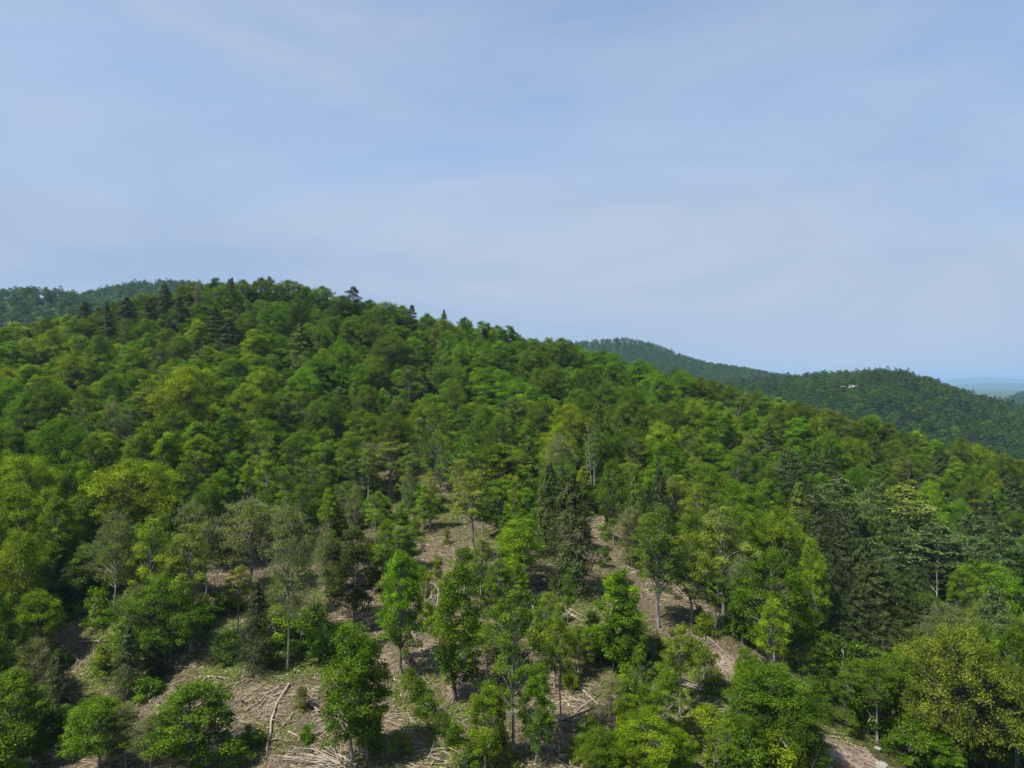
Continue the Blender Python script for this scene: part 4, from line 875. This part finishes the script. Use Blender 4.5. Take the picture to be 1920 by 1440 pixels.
# young growth under the canopy, so that no sky or bare ground shows between the trunks
un_y = np.sqrt(rng.uniform(95 ** 2, 350 ** 2, 3600)); un_x = rng.uniform(-0.85, 0.85, 3600) * un_y
un = ~in_clear(un_x, un_y) & ~((un_y < 118) & (un_x > 10)); un_x, un_y = un_x[un], un_y[un]; un_z = ground(un_x, un_y, True)
for x, y, z in zip(un_x, un_y, un_z):
    near_edge = bool(in_clear(np.array([x]), np.array([y - 9.0]))[0])
    REST.append(dict(form=rf.choice(['round', 'egg', 'loose']), tone=rf.choice('MMGMO'), x=float(x), y=float(y), z=float(z), H=rf.uniform(2.5, 4.5) if near_edge else rf.uniform(4.5, 8.5), W=rf.uniform(3.5, 6.5)))
pts, sc, rot, idx, tint = [], [], [], [], []
for t in REST:
    k, p = rf.choice(base_i[t['form']]); s = (t['W'] / p['W'], t['W'] / p['W'], t['H'] / p['H']); a = rf.uniform(0, 6.28); c = tint_of(t['tone'])
    for q in (0, 1):
        pts.append((t['x'], t['y'], t['z'])); sc.append(s); rot.append(a); idx.append(k + q); tint.append(c)
woods('hillside_forest', pts, sc, rot, idx, tint, pr, 'unbroken forest canopy filling the near hill behind the nearer trees')
# far hills
prf = [crown_of(p['crown']) for p in PRO['lod'] + PRO['lodconifer']]
def scatter(name, ulo, uhi, dlo, dhi, step, label, mixc, hmin=-72):
    pts, sc, rot, idx, tint = [], [], [], [], []
    d = np.arange(dlo, dhi, step)
    P2 = []
    for dd in d:
        w = np.arange((ulo - CX) / FPX * dd, (uhi - CX) / FPX * dd, step); P2.append(np.stack([w + rng.uniform(-.45, .45, len(w)) * step, dd + rng.uniform(-.45, .45, len(w)) * step], -1))
    P2 = np.concatenate(P2); z = ground(P2[:, 0], P2[:, 1])
    patch = fbm(P2[:, 0] / 60.0, P2[:, 1] / 60.0, 3, 55)
    for (x, y), zz, pt in zip(P2, z, patch):
        conif = rf.random() < mixc + 1.2 * (pt - 0.5)
        H = rf.uniform(9, 15); W = rf.triangular(7.0, 15.0, 9.5)
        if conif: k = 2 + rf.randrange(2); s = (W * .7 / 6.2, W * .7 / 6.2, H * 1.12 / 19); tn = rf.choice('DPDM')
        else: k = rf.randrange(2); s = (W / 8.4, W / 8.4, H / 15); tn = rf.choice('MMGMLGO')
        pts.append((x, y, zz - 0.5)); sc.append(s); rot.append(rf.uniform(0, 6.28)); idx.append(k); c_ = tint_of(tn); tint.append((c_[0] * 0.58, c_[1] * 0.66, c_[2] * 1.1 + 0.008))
    return woods(name, pts, sc, rot, idx, tint, prf, label)
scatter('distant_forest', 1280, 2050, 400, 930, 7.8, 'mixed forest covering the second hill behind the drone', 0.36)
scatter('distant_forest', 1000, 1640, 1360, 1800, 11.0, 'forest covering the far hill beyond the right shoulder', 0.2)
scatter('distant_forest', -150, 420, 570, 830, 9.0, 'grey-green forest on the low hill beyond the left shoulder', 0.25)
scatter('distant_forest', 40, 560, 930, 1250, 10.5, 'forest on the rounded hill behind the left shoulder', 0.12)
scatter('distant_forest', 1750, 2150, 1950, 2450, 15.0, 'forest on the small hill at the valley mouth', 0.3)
print('woods', round(time.time() - T0, 1))
# ------------------------------------------------------------------ logs, brush, litter, rocks
def on_ground(u, v, h=0.0):
    x, y = ray_ground(u, v, 40); return np.array([x, y, gz(x, y) + h])
def log(pts, thick, mat, label, stubs=2, seed=0):
    rg = np.random.default_rng(seed + 500)
    g = [on_ground(u, v) for u, v in pts]; r = thick * g[0][1] / FPX * 0.5 * 0.85
    fine = []
    for a, b in zip(g[:-1], g[1:]):
        for q in np.linspace(0, 1, 4)[:-1]: fine.append(a * (1 - q) + b * q)
    fine.append(g[-1]); fine = np.array(fine)
    for i in range(len(fine)): fine[i, 2] = max(fine[i, 2], gz(fine[i, 0], fine[i, 1])) + r * 0.8 + 0.05
    fine[1:-1] += rg.normal(size=(len(fine) - 2, 3)) * np.array([.06, .06, .03])
    o0 = fine[0].copy(); tb = Tubes(); tb.add(fine - o0, r * np.linspace(1, 0.55, len(fine)), 8)
    root = link('fallen_log', tb.mesh('fallen_log', mat), None, o0); tag(root, label, 'log', 'fallen logs in the clearing')
    for k in range(stubs):
        i = rg.integers(1, len(fine) - 1); d = unit(fine[i + 1] - fine[i - 1] if i + 1 < len(fine) else fine[i] - fine[i - 1])
        dd = unit(d + rg.normal(size=3) * 0.7 + np.array([0, 0, 0.25])); L = rg.uniform(0.8, 2.0)
        b = Tubes(); s0 = fine[i] - o0; b.add([s0, s0 + dd * L * .5 + rg.normal(size=3) * .08, s0 + dd * L], [r * .5, r * .35, r * .15], 5)
        link('branch', b.mesh('branch', mat), root)
LOGS = [
 ([(542,1286),(520,1322),(510,1356),(505,1386),(498,1413)],6,0,'longest pale log curving down the wide tan slope'),
 ([(531,1284),(486,1318),(458,1339)],4,0,'pale log slanting left beside the longest curving log'),
 ([(522,1292),(492,1322),(470,1345)],3.5,0,'thin pole lying along the slanting log on the wide tan slope'),
 ([(577,1320),(599,1337)],7,0,'short thick pale log against the twin-trunked foreground tree'),
 ([(569,1295),(543,1312)],3,0,'thin bent stick at the top of the wide tan slope'),
 ([(549,1338),(530,1366)],4,0,'short grey log in the middle of the wide tan slope'),
 ([(540,1376),(571,1391)],5,0,'grey log lying across the lower end of the wide tan slope'),
 ([(505,1395),(522,1388),(549,1394)],4,0,'curved pale branch below the end of the longest curving log'),
 ([(592,1350),(577,1368)],3,0,'thin stick below the short thick pale log'),
 ([(632,1420),(668,1440)],7,0,'thick pale log at the foot of the twin-trunked foreground tree'),
 ([(711,1374),(736,1386)],5,0,'short pale log on the litter right of the twin-trunked tree'),
 ([(753,1164),(776,1195),(790,1222)],6,0,'pale log leaning downhill from the long-trunked maple'),
 ([(760,1172),(780,1206)],4,0,'thinner log lying beside the pale log at the long-trunked maple'),
 ([(774,1261),(803,1284)],4,0,'straight pale pole below the maple shadow'),
 ([(695,1121),(681,1149)],4,0,'short tilted log uphill of the dense litter mound'),
 ([(850,1146),(831,1171)],5,0,'pale forked log at the dark side of the birch pole'),
 ([(801,1428),(815,1406),(837,1408)],5,0,'bent pale branch at the bottom edge of the litter'),
 ([(808,1441),(822,1418)],4,0,'short pole beside the bent pale branch at the bottom edge'),
 ([(858,1280),(882,1289)],4,0,'bleached stick in the shade below the birch pole'),
 ([(1086,1291),(1122,1326)],5,0,'upper pale log of the crossed pair near the blue-grey twiggy tree'),
 ([(1126,1301),(1076,1341)],4,0,'pale pole crossing over the pair near the blue-grey twiggy tree'),
 ([(1034,1359),(1075,1346),(1111,1332)],8,1,'thickest grey-brown log below the crossed pale poles'),
 ([(1074,1361),(1096,1389)],4,0,'pale log below the thickest grey-brown log'),
 ([(1082,1341),(1093,1362)],3,1,'dark stick branching off the thickest grey-brown log'),
 ([(1038,1088),(1055,1113)],3,0,'curved dead stick under the big dark hemlock'),
 ([(1046,1134),(1096,1160)],4,0,'uppermost of the parallel bleached poles by the slim pole tree'),
 ([(1048,1142),(1090,1166)],4,0,'middle of the parallel bleached poles by the slim pole tree'),
 ([(1060,1152),(1108,1172)],3,0,'lowest of the parallel bleached poles by the slim pole tree'),
 ([(1117,1107),(1152,1126)],4,0,'pale pole at the shadow edge of the big dark hemlock'),
 ([(1336,1262),(1355,1288)],4,0,'pale pole among shrubs beside the gully'),
 ([(1370,1368),(1386,1384)],4,0,'short pale log among yellowish shrubs in the foreground'),
 ([(1505,1249),(1520,1271)],5,0,'pale log in the narrow bare strip below the stout-trunked tree'),
 ([(1326,1196),(1371,1240)],4,1,'long brown pole lying down the shaded gully'),
 ([(1318,1150),(1345,1170)],5,1,'dark log lying across the head of the gully'),
 ([(1242,1079),(1292,1127)],4,0,'upper of the long slash poles behind the paired dark trunks'),
 ([(1256,1083),(1296,1119)],3,0,'lower of the long slash poles behind the paired dark trunks'),
 ([(1130,972),(1158,1003)],4,0,'pale log across the upper tan gully'),
 ([(1150,1000),(1190,1035)],3,0,'long thin pole lying down the upper tan gully'),
 ([(378,1283),(388,1271),(424,1276)],5,0,'bleached forked log below the tall grey pole trunk'),
 ([(440,1287),(474,1271)],4,0,'pale log above the big deep-green dome'),
 ([(343,1236),(358,1225),(392,1221)],4,0,'curved bleached branch at the foot of the long grey trunk'),
 ([(74,1426),(112,1411)],6,0,'white bleached log in the bottom corner hollow'),
 ([(146,1208),(208,1205)],5,1,'brown log lying level on the small tan opening'),
 ([(126,1221),(156,1248)],4,1,'dark stick on the small tan opening beside the fresh green tree'),
 ([(455,1250),(486,1262)],4,1,'dark log beside the small dark conifer'),
 ([(560,1170),(575,1152)],3,0,'thin pale stick below the reddish bank'),
 ([(745,955),(790,960)],4,0,'pale log at the top of the clearing below the dark trunk'),
 ([(800,985),(812,1000)],4,1,'small brown log at the bend of the upper tan slope'),
 ([(890,1395),(915,1415)],4,1,'brown stick under the bushy yellowish tree'),
 ([(1000,1405),(1015,1430)],3,0,'pale sticks end in the shade of the thin forked tree'),
 ([(1430,1345),(1440,1362)],4,0,'short pale log hidden among the gully bushes')]
for k, (pts, th_, mi, lab) in enumerate(LOGS): log(pts, th_, (M_LOG, M_LOGD)[mi], lab, stubs=2 if th_ >= 4 else 0, seed=k)

def pile(u, v, w, h, n, label, mat, fan=None, seed=0):
    rg = np.random.default_rng(seed + 900); c = on_ground(u, v); s = c[1] / FPX; W = w * s; Hh = h * s
    root = link('brush_pile', None, None, c); tag(root, label, 'brush pile', 'brush piles of cut branches')
    for k in range(n):
        if fan is not None:
            a = fan + rg.normal() * 0.42; L = W * rg.uniform(0.5, 1.05); d = np.array([math.cos(a), math.sin(a) * 0.9]); s0 = np.array([-math.cos(fan) * W * .4, -math.sin(fan) * W * .3]) + rg.normal(size=2) * 0.3
            e = s0 + d * L; m = (s0 + e) / 2 + rg.normal(size=2) * 0.25; hz = rg.uniform(0.1, Hh)
        else:
            a = rg.uniform(0, 6.28); L = W * rg.uniform(0.4, 0.9); d = np.array([math.cos(a), math.sin(a)]); s0 = rg.normal(size=2) * W * 0.22 - d * L / 2; e = s0 + d * L; m = (s0 + e) / 2 + rg.normal(size=2) * 0.2; hz = rg.uniform(0.2, 1.0) * Hh
        P3 = []
        for q, f in ((s0, 0.1), (m, 0.75), (e, rg.uniform(0.1, 1.0))):
            z = gz(c[0] + q[0], c[1] + q[1]) - c[2]; P3.append([q[0], q[1], z + 0.06 + hz * f])
        b = Tubes(); r = rg.uniform(0.035, 0.085); b.add(P3, [r, r * .8, r * .3], 5)
        link('branch', b.mesh('branch', mat), root)
pile(595,1428,150,14,22,'fan of bleached branches at the bottom edge beside the twin-trunked tree',M_LOG,fan=2.7,seed=1)
pile(815,1140,54,62,20,'tall tangle of pale dead poles propped together between two green trees',M_LOG,seed=2)
pile(1345,1425,84,12,18,'pale fan of cut branches among yellowish foreground shrubs',M_LOG,fan=2.3,seed=3)
pile(1222,1268,66,14,14,'grey heap of branches below the double-topped tree',M_LOGD,fan=-0.8,seed=4)
pile(338,1238,70,22,16,'dark brush heap at the foot of the long grey trunk',M_LOGD,seed=5)
pile(1010,1400,60,14,12,'grey branches lying in shade under the thin forked tree',M_LOGD,fan=0.6,seed=6)
pile(885,1278,44,16,10,'bleached branches in the shade beside the bushy yellowish tree',M_LOG,fan=-0.5,seed=7)
pile(398,1105,60,26,14,'pinkish grey brush heap beside the dead pole',M_LOGD,seed=8)
pile(750,1060,46,24,12,'small grey brush heap on the upper slope',M_LOG,seed=9)
pile(1300,1290,60,12,12,'grey tangle of slash on the gully bank beside the vivid thin-stemmed tree',M_LOG,fan=2.6,seed=10)

def rock(u, v, w, label, seed):
    rg = np.random.default_rng(seed); c = on_ground(u, v); r = w * c[1] / FPX / 2
    import bmesh
    bm = bmesh.new(); bmesh.ops.create_icosphere(bm, subdivisions=3, radius=1)
    ax = rg.normal(size=(7, 3)); ax /= np.linalg.norm(ax, axis=1, keepdims=True)
    for q in bm.verts:
        k = np.array(q.co); f = min([1.0] + [0.72 / max(1e-6, float(k @ a)) for a in ax if k @ a > 0]); q.co = Vector(k * f * np.array([1.15, 0.9, 0.7])) * r
    me = bpy.data.meshes.new('boulder'); bm.to_mesh(me); bm.free(); me.materials.append(M_ROCK)
    tag(link('boulder', me, None, (c[0], c[1], c[2] + r * 0.25)), label, 'rock', 'boulders by the dirt strip')
for k, (u, v, w, lab) in enumerate([(1645,1407,13,'pale boulder on the shoulder of the dirt strip'),(1652,1440,22,'grey boulder cut off by the bottom edge of the dirt strip'),(1538,1400,10,'upper pale rock along the inner side of the dirt strip'),
        (1545,1422,9,'middle pale rock along the inner side of the dirt strip'),(1532,1386,8,'small pale rock at the head of the dirt strip'),(1552,1436,10,'lowest pale rock along the inner side of the dirt strip'),(1355,1246,9,'reddish pale rock in the shaded gully')]): rock(u, v, w, lab, 40 + k)

# loose sticks and chips all over the clearing
xs, ys = [], []
while len(xs) < 20000:
    n = 6000; y = np.sqrt(rng.uniform(58 ** 2, 185 ** 2, n)); x = rng.uniform(-0.75, 0.62, n) * y
    ok = in_clear(x, y) & (fbm(x / 6, y / 6, 3, 21) + rng.uniform(-0.2, 0.2, n) > 0.47)
    xs += list(x[ok]); ys += list(y[ok])
xs, ys = np.array(xs[:20000]), np.array(ys[:20000]); zs = ground(xs, ys, True)
L = rng.lognormal(-0.05, 0.55, len(xs)); flow = 2.2 * (fbm(xs / 14, ys / 14, 2, 61) - 0.5) * 3.1 + rng.normal(size=len(xs)) * 0.55
dx, dy = np.cos(flow) * L / 2, np.sin(flow) * L / 2
ex, ey = xs + dx, ys + dy; sx, sy = xs - dx, ys - dy
ez, sz = ground(ex, ey, True) + rng.uniform(0.02, 0.4, len(xs)), ground(sx, sy, True) + 0.04
A_, B_ = np.stack([sx, sy, sz], -1), np.stack([ex, ey, ez], -1)
d = unit(B_ - A_); a = unit(np.cross(d, np.array([0, 0, 1.0]))); b = np.cross(d, a); r = (0.020 + 0.034 * rng.random(len(xs)) ** 2)[:, None] * np.minimum(L, 2)[:, None] ** 0.5 * 1.25
V = np.stack([A_ + a * r, A_ - a * r * .5 + b * r * .87, A_ - a * r * .5 - b * r * .87, B_ + a * r * .5, B_ - a * r * .25 + b * r * .43, B_ - a * r * .25 - b * r * .43], 1).reshape(-1, 3)
k6 = np.arange(len(xs))[:, None] * 6
Fq = np.concatenate([k6 + np.array(q) for q in ([0, 1, 4, 3], [1, 2, 5, 4], [2, 0, 3, 5])])
tag(link('branch_litter', mesh_arrays('branch_litter', V, Fq, M_SLASH)), 'loose sticks and bark strewn over the logged slope', None, None, 'stuff')

# dead leaves, bark slabs and chips, each a small bent card
n = 110000; y = np.sqrt(rng.uniform(58 ** 2, 185 ** 2, n)); x = rng.uniform(-0.75, 0.62, n) * y
ok = in_clear(x, y) & (fbm(x / 3.5, y / 3.5, 3, 23) + rng.uniform(-0.25, 0.25, n) > 0.45)
x, y = x[ok], y[ok]; z = ground(x, y, True)
v, f = leaf_arrays(np.stack([x, y, z + 0.06 + 0.14 * rng.random(len(x)) ** 2], -1), np.array([0, 0, 1.0]) + rng.normal(size=(len(x), 3)) * 0.55, rng.lognormal(-1.45, 0.4, len(x)), 0.5)
tag(link('leaf_litter', mesh_arrays('leaf_litter', v, f, M_LITTER, rng.random(len(x)))), 'dead leaves, bark and wood chips covering the logged slope', None, None, 'stuff')

# low leafy growth: grass and ferns in the green patches, brambles on the forest floor
n = 140000; y = np.sqrt(rng.uniform(58 ** 2, 190 ** 2, n)); x = rng.uniform(-0.78, 0.74, n) * y
g = blob(x, y, GREEN) * 0.8 + 0.9 * (fbm(x / 4.0, y / 4.0, 3, 88) - 0.5) + 0.26 + 0.08 * rng.normal(size=n)
ok = (g > 0.38) & in_clear(x, y); ok |= (~in_clear(x, y)) & (rng.random(n) < 0.35)
x, y = x[ok], y[ok]
bt = [t for t in TREES if t['y'] < 185 and not t['fill'] and t['form'] != 'snag']     # ferns and seedlings round the feet of trees and shrubs
for t in bt:
    q = rng.normal(size=(40, 2)) * (0.9 + 0.12 * t['W']); x = np.append(x, t['x'] + q[:, 0]); y = np.append(y, t['y'] + q[:, 1])
z = ground(x, y, True)
rep = 3; x, y, z = (np.repeat(q, rep) for q in (x, y, z)); m_ = len(x)
cen = np.stack([x + rng.normal(size=m_) * .22, y + rng.normal(size=m_) * .22, z + np.abs(rng.normal(size=m_)) * 0.22 + 0.05], -1)
v, f = leaf_arrays(cen, np.array([0, 0, 0.8]) + rng.normal(size=(m_, 3)) * 0.6, rng.uniform(0.14, 0.34, m_), 0.45)
o = link('undergrowth', mesh_arrays('undergrowth', v, f, M_LEAF, np.clip(0.5 + rng.normal(size=m_) * 0.3, 0, 1))); o.color = (0.105, 0.140, 0.018, 1)
tag(o, 'low leafy growth of grass and brambles on the ground', None, None, 'stuff')

# ------------------------------------------------------------------ the drone in the air
def drone():
    d = 13.5; loc = np.array([(1595 - CX) / FPX * d, d, -(725.5 - CY) / FPX * d])
    GY = plain_mat('drone_grey', (0.16, 0.165, 0.17), 0.5)
    WH, BK = plain_mat('drone_white', (0.55, 0.56, 0.57), 0.5), plain_mat('drone_black', (0.02, 0.02, 0.022), 0.5)
    root = link('drone', None, None, loc); root.rotation_euler = (R(-3), R(-3), R(12)); tag(root, 'small white quadcopter drone hovering against the second wooded hill', 'drone')
    import bmesh
    def box(name, size, at, mat, parent, bev=0.25, taper=1.0):
        bm = bmesh.new(); bmesh.ops.create_cube(bm, size=1)
        for q in bm.verts: q.co = Vector((q.co.x * size[0] * (taper if q.co.z < 0 else 1), q.co.y * size[1], q.co.z * size[2]))
        bmesh.ops.bevel(bm, geom=bm.edges[:], offset=min(size) * bev, segments=3, affect='EDGES', profile=0.6)
        me = bpy.data.meshes.new(name); bm.to_mesh(me); bm.free(); me.materials.append(mat); return link(name, me, parent, at)
    box('body', (0.07, 0.15, 0.045), (0, 0, 0), WH, root, 0.3, 0.75)
    box('battery', (0.05, 0.09, 0.018), (0, -0.02, 0.028), GY, root)
    box('camera', (0.034, 0.03, 0.03), (0, -0.10, -0.036), BK, root)
    for sx in (-1, 1):
        for sy in (-1, 1):
            tip = np.array([sx * 0.17, sy * 0.125, 0.018]); tb = Tubes(); tb.add([[sx * 0.035, sy * 0.07, 0.012], tip * np.array([.6, .75, 1]) + np.array([0, 0, .004]), tip], [0.012, 0.009, 0.009], 8)
            arm = link('arm', tb.mesh('arm', GY), root)
            mt = Tubes(); mt.add([tip + np.array([0, 0, -.03]), tip + np.array([0, 0, .022])], [0.019, 0.018], 12); link('motor', mt.mesh('motor', BK), arm)
            a = 0.35 * sx + 0.5 * sy; hub = tip + np.array([0, 0, 0.026]); bm_v = []
            for s in (-1, 1):
                e = np.array([math.cos(a), math.sin(a), 0]) * s; n_ = np.array([-e[1], e[0], 0])
                bm_v += [hub + e * 0.006 + n_ * .006, hub + e * 0.04 + n_ * .012 + [0, 0, .002], hub + e * 0.115 + n_ * .004 + [0, 0, .003], hub + e * 0.115 - n_ * .004, hub + e * 0.04 - n_ * .012 - [0, 0, .002], hub + e * .006 - n_ * .006]
            V_ = np.array(bm_v); V2 = np.concatenate([V_, V_ - [0, 0, .002]]); F4 = []
            for o_ in (0, 6):
                for lay in (0, 12): F4 += [[o_ + lay, o_ + lay + 1, o_ + lay + 4, o_ + lay + 5], [o_ + lay + 1, o_ + lay + 2, o_ + lay + 3, o_ + lay + 4]]
                F4 += [[o_ + q, o_ + (q + 1) % 6, o_ + (q + 1) % 6 + 12, o_ + q + 12] for q in range(6)]
            link('propeller', mesh_arrays('propeller', V2, F4 if False else np.array(F4), BK), arm)
            lg = Tubes(); lg.add([tip * np.array([.98, .98, 1]) + [0, 0, -.02], tip + [0, 0, -.062]], [0.006, 0.005], 8); link('leg', lg.mesh('leg', WH), arm)
drone()

# ------------------------------------------------------------------ air
hz, hn, hl = new_mat('haze_air')
ho = hn.new('ShaderNodeOutputMaterial'); pv = hn.new('ShaderNodeVolumePrincipled')
pv.inputs['Density'].default_value = 0.000080; pv.inputs['Color'].default_value = (0.44, 0.71, 1.0, 1); pv.inputs['Anisotropy'].default_value = 0.1
hl.new(pv.outputs[0], ho.inputs['Volume'])
zmin, zmax = float(gzv.min()) - 1.0, max(float(gzv.max()), 150.0) + 40
s = 27500.0
vv = [(-s, -s, zmin), (s, -s, zmin), (s, s, zmin), (-s, s, zmin), (-s, -s, zmax), (s, -s, zmax), (s, s, zmax), (-s, s, zmax)]
tag(link('haze', mesh_arrays('haze', vv, np.array([[0, 3, 2, 1], [4, 5, 6, 7], [0, 1, 5, 4], [1, 2, 6, 5], [2, 3, 7, 6], [3, 0, 4, 7]]), hz)), 'thin blue summer haze in the air', None, None, 'stuff')
print('done', round(time.time() - T0, 1), len(C.objects))
